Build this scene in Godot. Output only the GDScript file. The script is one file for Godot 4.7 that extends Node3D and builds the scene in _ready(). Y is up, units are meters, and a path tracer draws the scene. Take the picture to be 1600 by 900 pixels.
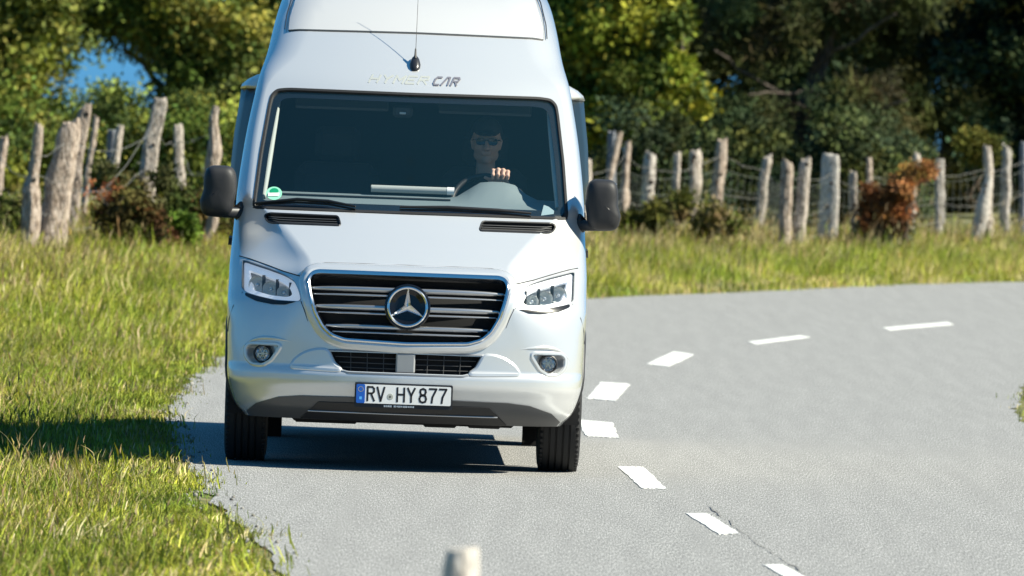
extends Node3D
# A silver camper van on a bending country road, old wooden fence posts, trees and the sea behind. Metres, y up; the viewer stands at the origin and looks along -z ("far" = -z).

const EYE := 1.8
const EXPOSURE := 2.12
var rng := RandomNumberGenerator.new()
var mats := {}
var van: Node3D

# centre dashes and tar lines on the road: corners as [x, distance]
const DASHES := [
	[[3.570, 75.82], [4.316, 78.00], [4.345, 77.37], [3.616, 75.22]],
	[[2.134, 70.88], [2.682, 73.02], [2.763, 72.62], [2.186, 70.30]],
	[[1.121, 64.42], [1.406, 67.78], [1.575, 67.18], [1.296, 64.00]],
	[[0.556, 56.02], [0.696, 59.83], [0.922, 59.65], [0.762, 55.70]],
	[[0.464, 51.66], [0.690, 51.31], [0.693, 48.64], [0.489, 48.76]],
	[[0.627, 44.35], [0.776, 44.39], [0.856, 41.59], [0.724, 41.56]],
	[[0.897, 38.90], [1.003, 38.98], [1.115, 37.02], [1.013, 36.88]],
	[[1.135, 34.29], [1.223, 34.40], [1.332, 32.88], [1.243, 32.77]],
	[[5.235, 80.50], [5.884, 82.29], [5.918, 81.64], [5.273, 79.87]],
]
const CRACKS := [
	[[1.030, 39.96], [1.111, 37.63], [1.199, 35.57], [1.320, 33.40]],
]
# fence posts: x, distance, lean, height, width, shape, label
const POSTS := [
	[-5.31, 80.0, 0.10, 0.95, 0.104, "", "pale post cut by the left picture edge, leaning right"],
	[-4.64, 75.3, 0.07, 1.22, 0.122, "thinning", "thin-topped post with a thick lower half, left of the stump"],
	[-4.46, 75.5, 0.17, 1.27, 0.275, "stump", "very thick weathered stump post with knobbly bark, leaning right"],
	[-4.47, 79.0, 0.13, 1.31, 0.141, "split", "split post rising close behind the thick stump"],
	[-4.55, 83.0, 0.11, 1.15, 0.067, "", "thinnest little post, just right of the thick stump"],
	[-4.33, 83.0, 0.15, 1.06, 0.101, "", "pale slanting post over the red-brown bush, right of a dark stub"],
	[-3.85, 81.0, 0.17, 1.40, 0.164, "slab", "tallest pale post with black knots, leaning right on the left bank"],
	[-3.50, 82.5, -0.05, 1.09, 0.100, "split", "half-dark post with one sunlit edge, right of the tallest post"],
	[-3.22, 79.9, 0.25, 1.42, 0.110, "crooked", "crooked twisted post partly behind the black door mirror"],
	[0.80, 90.4, 0.01, 0.95, 0.103, "", "pale post half hidden between van and grey door mirror"],
	[0.92, 91.0, 0.26, 1.25, 0.089, "", "strongly slanting thin post above the grey door mirror"],
	[1.14, 91.3, -0.05, 1.26, 0.104, "slate", "blue-grey broken board standing beside the strongly slanting post"],
	[1.25, 91.5, 0.03, 1.15, 0.104, "bulge", "pale post with a round swelling halfway up, beside the mirror"],
	[1.54, 92.5, 0.03, 1.00, 0.143, "", "stout reddish flat-topped post, first after the swollen one"],
	[1.85, 93.0, 0.04, 1.01, 0.091, "", "thin pale post with a forked-looking top between two stout posts"],
	[2.10, 93.4, 0.01, 1.03, 0.152, "", "stout brown post left of the tall one with a notched top"],
	[2.37, 94.0, 0.07, 1.16, 0.137, "", "tall post with a notched top, highest on the right fence"],
	[2.90, 94.6, 0.11, 0.96, 0.115, "", "smooth round-topped post leaning right, after the wide gap"],
	[3.15, 92.1, 0.01, 1.06, 0.135, "", "reddish knotty post, left one of a close pair"],
	[3.31, 92.2, 0.07, 1.09, 0.142, "split", "split post with dark left face, right one of a close pair"],
	[3.71, 93.3, 0.00, 1.11, 0.227, "board", "widest bleached board post, flat and square-topped"],
	[4.07, 93.8, -0.07, 0.90, 0.099, "split", "short thin post right of the widest board"],
	[4.30, 95.0, -0.06, 1.02, 0.093, "tapered", "pale post tapering to a point, in front of the rust-brown bush"],
	[4.84, 96.5, 0.05, 1.05, 0.094, "knob", "post with a pale round knob, poking out above the rust-brown bush"],
	[5.18, 96.3, -0.01, 1.02, 0.109, "split", "mottled narrow post right of the rust-brown bush"],
	[5.83, 96.8, -0.06, 1.21, 0.110, "", "tall post that carries the leaning white board"],
	[5.63, 96.3, 0.14, 0.88, 0.141, "blade", "white splintered board leaning against a tall post"],
	[6.06, 97.4, -0.02, 1.18, 0.126, "", "grey round-topped post second from the right picture edge"],
	[6.29, 97.6, -0.03, 1.25, 0.095, "slate", "dark grey post cut by the right picture edge"],
	[-4.32, 84.0, 0.00, 0.98, 0.100, "slate", "dark shaded stub of a post just left of the slanting post"],
]

func _ready() -> void:
	rng.seed = 20240
	# viewer: a long lens at eye height, tipped a little down and rolled
	var cam := Camera3D.new()
	cam.name = "camera"
	var lens := CameraAttributesPhysical.new()
	lens.frustum_focal_length = 328.5
	lens.frustum_focus_distance = 43.0
	lens.exposure_aperture = 7.4
	lens.auto_exposure_enabled = false
	cam.attributes = lens
	add_child(cam, true)
	cam.fov = 4.184
	cam.near = 0.5
	cam.far = 20000.0
	cam.position = Vector3(0, EYE, 0)
	cam.rotation = Vector3(-0.018344, 0, deg_to_rad(2.1))
	cam.current = true
	var we := WorldEnvironment.new()
	we.name = "world"
	var env := Environment.new()
	env.background_mode = Environment.BG_SKY
	var sky := Sky.new()
	var sm := ProceduralSkyMaterial.new()
	sm.sky_top_color = lin(0.016, 0.088, 0.200)
	sm.sky_horizon_color = lin(0.052, 0.190, 0.345)
	sm.sky_curve = 0.12
	sm.ground_bottom_color = lin(0.05, 0.06, 0.03)
	sm.ground_horizon_color = lin(0.06, 0.12, 0.20)
	sm.sun_angle_max = 20.0
	sky.sky_material = sm
	env.sky = sky
	env.tonemap_mode = Environment.TONE_MAPPER_LINEAR
	env.tonemap_exposure = EXPOSURE
	env.sdfgi_enabled = true
	env.ssao_enabled = true
	env.ssil_enabled = true
	we.environment = env
	add_child(we, true)
	var sun := DirectionalLight3D.new()
	sun.name = "sun"
	sun.light_energy = 1.58
	sun.light_angular_distance = 0.5
	sun.light_color = Color(1.0, 0.98, 0.905)
	sun.shadow_enabled = true
	add_child(sun, true)
	var az := deg_to_rad(79.0)
	var el := deg_to_rad(43.0)
	var to_sun := Vector3(sin(az) * cos(el), sin(el), cos(az) * cos(el))
	sun.look_at_from_position(to_sun * 100.0, Vector3.ZERO)
	setting()
	build_van()
	build_driver()
	build_fence()
	build_plants()

# ------------------------------------------------------------------ mesh builder
class MB:
	var v := PackedVector3Array()
	var n := PackedVector3Array()
	var c := PackedColorArray()
	var idx := PackedInt32Array()
	var tint := Color(1, 1, 1)
	var colored := false
	func vert(p: Vector3, nn: Vector3) -> int:
		v.append(p); n.append(nn.normalized()); c.append(tint)
		return v.size() - 1
	func tri(a: int, b: int, d: int) -> void:
		var f := (v[b] - v[a]).cross(v[d] - v[a])
		if f.dot(n[a] + n[b] + n[d]) > 0.0:
			idx.append(a); idx.append(d); idx.append(b)
		else:
			idx.append(a); idx.append(b); idx.append(d)
	func quad(a: int, b: int, d: int, e: int) -> void:
		tri(a, b, d); tri(a, d, e)
	func flat3(a: Vector3, b: Vector3, d: Vector3, out: Vector3) -> void:
		var f := (b - a).cross(d - a)
		if f.length() < 1e-12: return
		if f.dot(out) < 0.0: f = -f
		tri(vert(a, f), vert(b, f), vert(d, f))
	func flat4(a: Vector3, b: Vector3, d: Vector3, e: Vector3, out: Vector3) -> void:
		var f := (d - a).cross(e - b)
		if f.length() < 1e-12: return
		if f.dot(out) < 0.0: f = -f
		quad(vert(a, f), vert(b, f), vert(d, f), vert(e, f))
	func mesh() -> ArrayMesh:
		var a := []
		a.resize(Mesh.ARRAY_MAX)
		a[Mesh.ARRAY_VERTEX] = v; a[Mesh.ARRAY_NORMAL] = n; a[Mesh.ARRAY_INDEX] = idx
		if colored: a[Mesh.ARRAY_COLOR] = c
		var m := ArrayMesh.new()
		m.add_surface_from_arrays(Mesh.PRIMITIVE_TRIANGLES, a)
		return m

func obj(called: String, mb, m: Material, parent: Node = self) -> MeshInstance3D:
	var o := MeshInstance3D.new()
	o.name = called
	o.mesh = mb.mesh() if mb is MB else mb
	o.material_override = m
	parent.add_child(o, true)
	fixname(o, called)
	return o

var taken := {}
func fixname(o: Node, called: String) -> void:
	var key := str(o.get_parent().get_instance_id()) + "/" + called
	if taken.has(key):
		o.name = "%s_%03d" % [called, taken[key]]
		taken[key] += 1
	else:
		o.name = called
		taken[key] = 1

func thing(called: String, label: String, category: String, at := Vector3.ZERO, group := "") -> Node3D:
	var o := Node3D.new()
	o.name = called
	add_child(o, true)
	fixname(o, called)
	o.position = at
	tag(o, label, category, group)
	return o

func tag(o: Node, label: String, category: String, group := "", kind := "") -> void:
	o.set_meta("label", label)
	if category != "": o.set_meta("category", category)
	if group != "": o.set_meta("group", group)
	if kind != "": o.set_meta("kind", kind)

func lin(r: float, g: float, b: float) -> Color:
	return Color(r, g, b).linear_to_srgb()

func mat(key: String, col: Color, rough := 0.6, metal := 0.0) -> StandardMaterial3D:
	if mats.has(key): return mats[key]
	var m := StandardMaterial3D.new()
	m.resource_name = key
	m.albedo_color = col
	m.roughness = rough
	m.metallic = metal
	mats[key] = m
	return m

func noise_tex(freq: float, octaves: int, stops: Array, seed_ := 1, size := 512, kind := FastNoiseLite.TYPE_SIMPLEX_SMOOTH, bump := false) -> NoiseTexture2D:
	var f := FastNoiseLite.new()
	f.seed = seed_; f.frequency = freq; f.fractal_octaves = octaves; f.noise_type = kind
	var t := NoiseTexture2D.new()
	t.width = size; t.height = size; t.seamless = true; t.noise = f
	if bump:
		t.as_normal_map = true
		t.bump_strength = 6.0
	if stops.size():
		var g := Gradient.new()
		var offs := PackedFloat32Array()
		var cols := PackedColorArray()
		for s in stops:
			offs.append(s[0]); cols.append(s[1])
		g.offsets = offs; g.colors = cols
		t.color_ramp = g
	return t

# ------------------------------------------------------------------ shapes
func loft(mb: MB, rings: Array, closed := true, cap0 := true, cap1 := true) -> void:
	var rn := rings.size()
	var k: int = rings[0].size()
	var base := mb.v.size()
	for i in rn:
		var mid := Vector3.ZERO
		for p in rings[i]: mid += p
		mid /= k
		for j in k:
			var p: Vector3 = rings[i][j]
			var du: Vector3 = rings[i][(j + 1) % k if closed else mini(j + 1, k - 1)] - rings[i][(j + k - 1) % k if closed else maxi(j - 1, 0)]
			var dv: Vector3 = rings[mini(i + 1, rn - 1)][j] - rings[maxi(i - 1, 0)][j]
			var nn := du.cross(dv)
			if nn.length() < 1e-14: nn = p - mid
			if nn.dot(p - mid) < 0.0: nn = -nn
			mb.vert(p, nn)
	for i in rn - 1:
		for j in (k if closed else k - 1):
			var j2 := (j + 1) % k
			mb.quad(base + i * k + j, base + i * k + j2, base + (i + 1) * k + j2, base + (i + 1) * k + j)
	for e in [[0, cap0, 1], [rn - 1, cap1, rn - 2]]:
		if not e[1]: continue
		var mid := Vector3.ZERO
		for p in rings[e[0]]: mid += p
		mid /= k
		var inner := Vector3.ZERO
		for p in rings[e[2]]: inner += p
		inner /= k
		for j in k:
			mb.flat3(mid, rings[e[0]][j], rings[e[0]][(j + 1) % k], mid - inner)

func tube(mb: MB, pts: Array, radii: Array, sides := 6, caps := true) -> void:
	var rings := []
	var ref := Vector3(0.13, 0.2, 0.97)
	for i in pts.size():
		var d: Vector3 = (pts[mini(i + 1, pts.size() - 1)] - pts[maxi(i - 1, 0)]).normalized()
		if absf(d.dot(ref)) > 0.95: ref = Vector3(0.97, 0.1, 0.1)
		var a := d.cross(ref).normalized()
		var b := d.cross(a).normalized()
		ref = -d.cross(a).cross(d).cross(d) if false else ref
		var ring := PackedVector3Array()
		for j in sides:
			var t := TAU * j / sides
			ring.append(pts[i] + (a * cos(t) + b * sin(t)) * float(radii[i]))
		rings.append(ring)
	loft(mb, rings, true, caps, caps)

func lathe(mb: MB, prof: Array, xf: Transform3D, segs := 32) -> void:
	# prof: [radius, height along local y]; sharp between points that are given twice
	for i in prof.size() - 1:
		var p0: Array = prof[i]
		var p1: Array = prof[i + 1]
		var d := Vector2(p1[0] - p0[0], p1[1] - p0[1])
		if d.length() < 1e-6: continue
		var nn := Vector2(d.y, -d.x).normalized()
		var base := mb.v.size()
		for j in segs + 1:
			var t := TAU * j / segs
			var r := Vector3(cos(t), 0, sin(t))
			var n3 := xf.basis * (r * nn.x + Vector3(0, nn.y, 0))
			mb.vert(xf * (r * float(p0[0]) + Vector3(0, p0[1], 0)), n3)
			mb.vert(xf * (r * float(p1[0]) + Vector3(0, p1[1], 0)), n3)
		for j in segs:
			var b := base + j * 2
			mb.quad(b, b + 1, b + 3, b + 2)

func rbox(mb: MB, xf: Transform3D, size: Vector3, bev := 0.01) -> void:
	var h := size / 2.0
	var b := minf(bev, minf(h.x, minf(h.y, h.z)) * 0.9)
	var pt := func(sx: float, sy: float, sz: float, ax: int) -> Vector3:
		var p := Vector3(sx * (h.x - b), sy * (h.y - b), sz * (h.z - b))
		p[ax] = [sx, sy, sz][ax] * h[ax]
		return xf * p
	var o := xf.basis
	for s in [-1.0, 1.0]:
		mb.flat4(pt.call(s, -1, -1, 0), pt.call(s, 1, -1, 0), pt.call(s, 1, 1, 0), pt.call(s, -1, 1, 0), o.x * s)
		mb.flat4(pt.call(-1, s, -1, 1), pt.call(1, s, -1, 1), pt.call(1, s, 1, 1), pt.call(-1, s, 1, 1), o.y * s)
		mb.flat4(pt.call(-1, -1, s, 2), pt.call(1, -1, s, 2), pt.call(1, 1, s, 2), pt.call(-1, 1, s, 2), o.z * s)
		for t in [-1.0, 1.0]:
			mb.flat4(pt.call(s, t, -1, 0), pt.call(s, t, 1, 0), pt.call(s, t, 1, 1), pt.call(s, t, -1, 1), o.x * s + o.y * t)
			mb.flat4(pt.call(s, -1, t, 0), pt.call(s, 1, t, 0), pt.call(s, 1, t, 2), pt.call(s, -1, t, 2), o.x * s + o.z * t)
			mb.flat4(pt.call(-1, s, t, 1), pt.call(1, s, t, 1), pt.call(1, s, t, 2), pt.call(-1, s, t, 2), o.y * s + o.z * t)
			for u in [-1.0, 1.0]:
				mb.flat3(pt.call(s, t, u, 0), pt.call(s, t, u, 1), pt.call(s, t, u, 2), o.x * s + o.y * t + o.z * u)

func at(p: Vector3) -> Transform3D:
	return Transform3D(Basis(), p)

func box(called: String, p: Vector3, size: Vector3, m: Material, parent: Node, bev := 0.01, rot := Vector3.ZERO) -> MeshInstance3D:
	var mb := MB.new()
	rbox(mb, Transform3D(Basis.from_euler(rot), p), size, bev)
	return obj(called, mb, m, parent)

# ------------------------------------------------------------------ terrain
const ROAD := [[-0.3, 4.0], [-0.45, 15.0], [-0.55, 22.0], [-0.75, 28.0], [-0.9, 32.2], [-1.1, 35.2], [-1.44, 38.7], [-1.75, 43.1], [-2.14, 49.8], [-2.31, 57.6], [-2.28, 62.5], [-2.0, 67.0], [-1.4, 72.5], [-0.5, 77.0], [0.72, 80.6], [1.34, 82.1], [2.76, 85.0], [4.3, 88.4], [5.9, 91.1], [9.0, 95.5], [14.0, 101.0], [22.0, 108.0], [40.0, 120.0],
	[40.0, 112.0], [22.0, 101.0], [14.0, 94.5], [9.5, 89.0], [6.9, 82.5], [5.3, 75.0], [4.3, 65.0], [3.68, 57.0], [3.55, 53.5], [3.72, 49.0], [4.1, 40.0], [4.1, 32.0], [4.3, 22.0], [4.5, 4.0]]
var road_pts := PackedVector2Array()
var tgrid := PackedFloat32Array()
var dgrid := PackedFloat32Array()
var txs := PackedFloat32Array()
var tds := PackedFloat32Array()

func gh(d: float) -> float:
	var t := maxf(0.0, d - 55.0)
	return 0.00035 * t * t if t < 25.0 else 0.21875 + 0.0175 * (t - 25.0)

func road_dist(x: float, d: float) -> float:
	var p := Vector2(x, d)
	var best := 1e9
	var inside := false
	var k := road_pts.size()
	for i in k:
		var a := road_pts[i]
		var b := road_pts[(i + 1) % k]
		var ab := b - a
		var t := clampf((p - a).dot(ab) / ab.length_squared(), 0.0, 1.0)
		best = minf(best, p.distance_squared_to(a + ab * t))
		if (a.y > d) != (b.y > d) and x < ab.x * (d - a.y) / ab.y + a.x: inside = not inside
	best = sqrt(best)
	return -best if inside else best

func rise(x: float, d: float, e: float) -> float:
	var g := gh(minf(d, 112.0))
	if e < 0.0: return g - 0.03 * smoothstep(0.0, 0.3, -e)
	var amp := 0.5 - 0.18 * smoothstep(-2.5, 1.0, x)
	if x < 0.5: amp *= smoothstep(50.0, 74.0, d)
	var y := g + amp * smoothstep(-1.0, 5.0, e) - amp * smoothstep(-1.0, 5.0, 0.0) * maxf(0.0, 1.0 - e)
	if x < 0.5: y -= 0.13 * smoothstep(0.05, 0.9, e) * (1.0 - smoothstep(54.0, 70.0, d))
	if e > 9.0:
		var f := minf(e - 9.0, 20.0)
		y -= 0.0035 * f * f + 0.14 * maxf(0.0, e - 29.0)
	return y

func make_grid() -> void:
	for r in ROAD: road_pts.append(Vector2(r[0], r[1]))
	var x := -248.0
	while x < 248.0:
		txs.append(x)
		x += 0.25 if absf(x) < 7.5 else 1.0 if absf(x) < 16.0 else 8.0 if absf(x) < 90.0 else 30.0
	var d := 1.0
	while d < 330.0:
		tds.append(d)
		d += 1.0 if d < 75.0 else 0.5 if d < 104.0 else 2.0 if d < 140.0 else 15.0
	var w := FastNoiseLite.new()
	w.seed = 5; w.frequency = 0.6
	for dd in tds:
		for xx in txs:
			var e := road_dist(xx, dd)
			var y := rise(xx, dd, e)
			if e > 0.1: y += w.get_noise_2d(xx, dd) * 0.05 * smoothstep(0.1, 1.5, e)
			dgrid.append(e); tgrid.append(y)

func look(grid: PackedFloat32Array, x: float, d: float) -> float:
	var i := clampi(txs.bsearch(x) - 1, 0, txs.size() - 2)
	var j := clampi(tds.bsearch(d) - 1, 0, tds.size() - 2)
	var u := clampf((x - txs[i]) / (txs[i + 1] - txs[i]), 0.0, 1.0)
	var t := clampf((d - tds[j]) / (tds[j + 1] - tds[j]), 0.0, 1.0)
	var k := txs.size()
	return lerpf(lerpf(grid[j * k + i], grid[j * k + i + 1], u), lerpf(grid[(j + 1) * k + i], grid[(j + 1) * k + i + 1], u), t)

func gy(x: float, d: float) -> float:
	return look(tgrid, x, d)

func setting() -> void:
	make_grid()
	var k := txs.size()
	var mb := MB.new()
	for j in tds.size():
		for i in k:
			var i0 := maxi(i - 1, 0)
			var i1 := mini(i + 1, k - 1)
			var j0 := maxi(j - 1, 0)
			var j1 := mini(j + 1, tds.size() - 1)
			var sx := (tgrid[j * k + i1] - tgrid[j * k + i0]) / (txs[i1] - txs[i0])
			var sd := (tgrid[j1 * k + i] - tgrid[j0 * k + i]) / (tds[j1] - tds[j0])
			mb.vert(Vector3(txs[i], tgrid[j * k + i], -tds[j]), Vector3(-sx, 1, sd))
	for j in tds.size() - 1:
		for i in k - 1:
			mb.quad(j * k + i, j * k + i + 1, (j + 1) * k + i + 1, (j + 1) * k + i)
	var soil := mat("soil", Color(1, 1, 1), 0.95)
	soil.albedo_texture = noise_tex(0.02, 5, [[0.0, lin(0.05, 0.06, 0.015)], [0.45, lin(0.10, 0.11, 0.025)], [0.7, lin(0.17, 0.15, 0.05)], [1.0, lin(0.26, 0.21, 0.11)]], 3)
	soil.uv1_triplanar = true; soil.uv1_world_triplanar = true; soil.uv1_scale = Vector3.ONE * 0.6
	var g := obj("ground", mb, soil)
	tag(g, "grassy earth of the verges and the slope falling to the sea", "", "", "structure")
	# sea
	mb = MB.new()
	mb.flat4(Vector3(-9000, -42, -300), Vector3(9000, -42, -300), Vector3(9000, -42, -14000), Vector3(-9000, -42, -14000), Vector3.UP)
	var water := mat("sea_water", lin(0.012, 0.06, 0.13), 0.35)
	water.normal_enabled = true
	water.normal_texture = noise_tex(0.03, 4, [], 8, 256, FastNoiseLite.TYPE_SIMPLEX_SMOOTH, true)
	water.uv1_triplanar = true; water.uv1_world_triplanar = true; water.uv1_scale = Vector3.ONE * 0.05
	var sea := obj("sea", mb, water)
	tag(sea, "deep blue sea far below, seen through gaps in the fence", "", "", "structure")
	# road
	mb = MB.new()
	var dd := 3.0
	var dens := PackedVector2Array()
	for i in road_pts.size():
		var a := road_pts[i]
		var b := road_pts[(i + 1) % road_pts.size()]
		var c0 := road_pts[(i - 1 + road_pts.size()) % road_pts.size()]
		var c1 := road_pts[(i + 2) % road_pts.size()]
		var nseg := maxi(1, int(a.distance_to(b) / 0.35))
		for s in nseg:
			var t := float(s) / nseg
			var p := a.cubic_interpolate(b, c0, c1, t) if a.distance_to(b) < 14.0 and i != 22 and i != 36 else a.lerp(b, t)
			p.x += rng.randfn(0.0, 0.018)
			dens.append(p)
	while dd < 121.0:
		var step := 2.0
		var cell := PackedVector2Array([Vector2(-4, dd), Vector2(41, dd), Vector2(41, dd + step), Vector2(-4, dd + step)])
		for piece in Geometry2D.intersect_polygons(dens, cell):
			var t := Geometry2D.triangulate_polygon(piece)
			var base := mb.v.size()
			for p in piece: mb.vert(Vector3(p.x, gh(p.y) + 0.004, -p.y), Vector3(0, 1, 0.01))
			for q in range(0, t.size(), 3): mb.tri(base + t[q], base + t[q + 1], base + t[q + 2])
		dd += step
	var asphalt := mat("asphalt", Color(1, 1, 1), 0.85)
	asphalt.albedo_texture = noise_tex(0.22, 4, [[0.0, lin(0.03, 0.03, 0.029)], [0.36, lin(0.188, 0.186, 0.180)], [0.62, lin(0.300, 0.297, 0.288)], [1.0, lin(0.78, 0.78, 0.76)]], 11, 1024)
	asphalt.uv1_triplanar = true; asphalt.uv1_world_triplanar = true; asphalt.uv1_scale = Vector3(0.6, 0.6, 0.03)
	asphalt.detail_enabled = true
	asphalt.detail_blend_mode = BaseMaterial3D.BLEND_MODE_MUL
	asphalt.detail_albedo = noise_tex(0.02, 5, [[0.0, Color(0.925, 0.925, 0.93)], [0.5, Color(0.955, 0.957, 0.96)], [1.0, Color(0.99, 0.99, 0.995)]], 12, 512)
	asphalt.detail_uv_layer = BaseMaterial3D.DETAIL_UV_2
	asphalt.uv2_triplanar = true; asphalt.uv2_world_triplanar = true; asphalt.uv2_scale = Vector3(0.55, 0.55, 0.03)
	var road := obj("road", mb, asphalt)
	tag(road, "pale grey asphalt country road bending round to the right", "", "", "structure")
	# painted centre dashes: middle points of the line, far to near, with the half length of each along the line
	var paint := mat("road_paint", Color(1, 1, 1), 0.7)
	paint.albedo_texture = noise_tex(0.05, 5, [[0.0, lin(0.35, 0.35, 0.33)], [0.34, lin(0.56, 0.56, 0.54)], [0.6, lin(0.68, 0.68, 0.66)], [1.0, lin(0.76, 0.76, 0.74)]], 21, 512)
	paint.uv1_triplanar = true; paint.uv1_world_triplanar = true; paint.uv1_scale = Vector3(1.3, 1.3, 0.5)
	for q in DASHES:
		mb = MB.new()
		var ring := PackedVector3Array()
		var flat := PackedVector2Array()
		for i in 4:
			var a := Vector2(q[i][0], q[i][1])
			var b := Vector2(q[(i + 1) % 4][0], q[(i + 1) % 4][1])
			for s in 14:
				var w := a.lerp(b, s / 14.0)
				if rng.randf() < 0.16: w = w.lerp(Vector2((q[0][0] + q[2][0]) / 2.0, (q[0][1] + q[2][1]) / 2.0), rng.randf() * 0.07)
				flat.append(w + Vector2(rng.randfn(0.0, 0.003), rng.randfn(0.0, 0.012)))
		for w in flat: ring.append(Vector3(w.x, gh(w.y) + 0.008, -w.y))
		var tr := Geometry2D.triangulate_polygon(flat)
		for i in range(0, tr.size(), 3): mb.flat3(ring[tr[i]], ring[tr[i + 1]], ring[tr[i + 2]], Vector3.UP)
		for i in ring.size():
			var a := ring[i]
			var b := ring[(i + 1) % ring.size()]
			mb.flat4(a, b, b - Vector3(0, 0.003, 0), a - Vector3(0, 0.003, 0), (a + b) / 2.0 - (ring[0] + ring[28]) / 2.0)
		obj("painted_dash", mb, paint, road)
	# tar seams and cracks
	var tar := mat("tar", lin(0.185, 0.182, 0.178), 0.9)
	for line in CRACKS:
		mb = MB.new()
		var prev := []
		for i in line.size() - 1:
			for s in 8:
				var p := Vector2(line[i][0], line[i][1]).lerp(Vector2(line[i + 1][0], line[i + 1][1]), s / 8.0)
				p += Vector2(rng.randfn(0, 0.008), rng.randfn(0, 0.05))
				var hw := 0.0015 + rng.randf() * 0.0045
				var dv := 0.05 + rng.randf() * 0.05
				var cur := [Vector3(p.x - hw, gh(p.y) + 0.0085, -p.y - dv), Vector3(p.x + hw, gh(p.y) + 0.0085, -p.y + dv)]
				if prev.size(): mb.flat4(prev[0], prev[1], cur[1], cur[0], Vector3.UP)
				prev = cur
		obj("crack", mb, tar, road)

# ------------------------------------------------------------------ the van's skin
# height: centre line z, half width, crown, corner width, corner depth, crease
const PROFILE := [
	[0.27, 0.845, 0.86, 0.16, 0.34, 0.3, 0.0],
	[0.34, 0.925, 0.92, 0.16, 0.32, 0.34, 0.0],
	[0.42, 0.965, 0.95, 0.16, 0.3, 0.38, 0.0],
	[0.48, 0.985, 0.965, 0.16, 0.3, 0.4, 0.0],
	[0.525, 0.985, 0.97, 0.16, 0.3, 0.42, 0.0],
	[0.56, 0.962, 0.97, 0.15, 0.3, 0.42, 0.0],
	[0.72, 0.955, 0.975, 0.14, 0.34, 0.45, 0.05],
	[0.88, 0.945, 0.982, 0.13, 0.4, 0.5, 0.25],
	[0.98, 0.915, 0.982, 0.12, 0.43, 0.6, 0.6],
	[1.055, 0.865, 0.982, 0.11, 0.44, 0.62, 0.85],
	[1.12, 0.77, 0.98, 0.11, 0.43, 0.6, 0.95],
	[1.21, 0.61, 0.975, 0.11, 0.36, 0.54, 1.0],
	[1.31, 0.425, 0.97, 0.12, 0.26, 0.44, 1.1],
	[1.39, 0.285, 0.965, 0.13, 0.17, 0.32, 0.8],
	[1.46, 0.19, 0.962, 0.13, 0.085, 0.22, 0.4],
	[1.76, -0.12, 0.932, 0.13, 0.07, 0.19, 0.1],
	[2.055, -0.44, 0.885, 0.13, 0.062, 0.18, 0.1],
	[2.12, -0.51, 0.872, 0.13, 0.085, 0.2, 0.1],
	[2.26, -0.7, 0.835, 0.14, 0.18, 0.34, 0.1],
	[2.46, -1.02, 0.8, 0.16, 0.22, 0.45, 0.1],
	[2.6, -1.32, 0.765, 0.18, 0.26, 0.55, 0.1],
	[2.72, -1.75, 0.7, 0.25, 0.3, 0.6, 0.1],
	[2.78, -2.2, 0.6, 0.3, 0.34, 0.6, 0.1]]
const REAR := -4.95
const ARCH_FRONT := Vector2(0.0, 0.36)
const ARCH_REAR := Vector2(-3.665, 0.36)
var row_cache := {}

func vrow(y: float) -> PackedFloat64Array:
	var key := int(round(y * 20000.0))
	if row_cache.has(key): return row_cache[key]
	var t := PROFILE
	y = clampf(y, t[0][0], t[-1][0])
	var i := 0
	while i < t.size() - 2 and t[i + 1][0] < y: i += 1
	var h: float = t[i + 1][0] - t[i][0]
	var u := (y - float(t[i][0])) / h
	var out := PackedFloat64Array()
	for k in range(1, 7):
		var m := [0.0, 0.0]
		for e in 2:
			var q: int = i + e
			if q <= 0: m[e] = (t[1][k] - t[0][k]) / (t[1][0] - t[0][0])
			elif q >= t.size() - 1: m[e] = (t[-1][k] - t[-2][k]) / (t[-1][0] - t[-2][0])
			else:
				var a: float = (t[q][k] - t[q - 1][k]) / (t[q][0] - t[q - 1][0])
				var b: float = (t[q + 1][k] - t[q][k]) / (t[q + 1][0] - t[q][0])
				m[e] = 0.0 if a * b <= 0.0 else 2.0 * a * b / (a + b)
		var u2 := u * u
		var u3 := u2 * u
		out.append((2 * u3 - 3 * u2 + 1) * t[i][k] + (u3 - 2 * u2 + u) * m[0] * h + (3 * u2 - 2 * u3) * t[i + 1][k] + (u3 - u2) * m[1] * h)
	row_cache[key] = out
	return out

func outline(s: float, y: float) -> Vector2:
	# s 0..1 across the front, 1..2 round the corner, 2..3 back along the flank: (x, z)
	var r := vrow(y)
	var x1 := r[1] - r[3]
	var k := r[2] / 0.64
	if s <= 1.0: return Vector2(s * x1, r[0] - k * s * x1 * s * x1)
	var z1 := r[0] - k * x1 * x1
	if s > 2.0: return Vector2(r[1], lerpf(z1 - r[4], REAR, s - 2.0))
	var m := 2.0 * k * x1 + r[5]
	var t := s - 1.0
	return Vector2(x1, z1).bezier_interpolate(Vector2(x1 + 0.6 * r[3], z1 - m * 0.6 * r[3]), Vector2(r[1], z1 - 0.45 * r[4]), Vector2(r[1], z1 - r[4]), t)

func s_of(x: float, y: float) -> float:
	var r := vrow(y)
	var ax := absf(x)
	var s: float
	if ax <= r[1] - r[3]: s = ax / (r[1] - r[3])
	elif ax >= r[1]: s = 2.0
	else:
		var lo := 1.0
		var hi := 2.0
		for i in 22:
			var m := (lo + hi) / 2.0
			if outline(m, y).x < ax: lo = m
			else: hi = m
		s = lo
	return s if x >= 0.0 else -s

func s_of_z(z: float, y: float) -> float:
	var lo := 1.0
	var hi := 3.0
	for i in 26:
		var m := (lo + hi) / 2.0
		if outline(m, y).y > z: lo = m
		else: hi = m
	return lo

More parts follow.
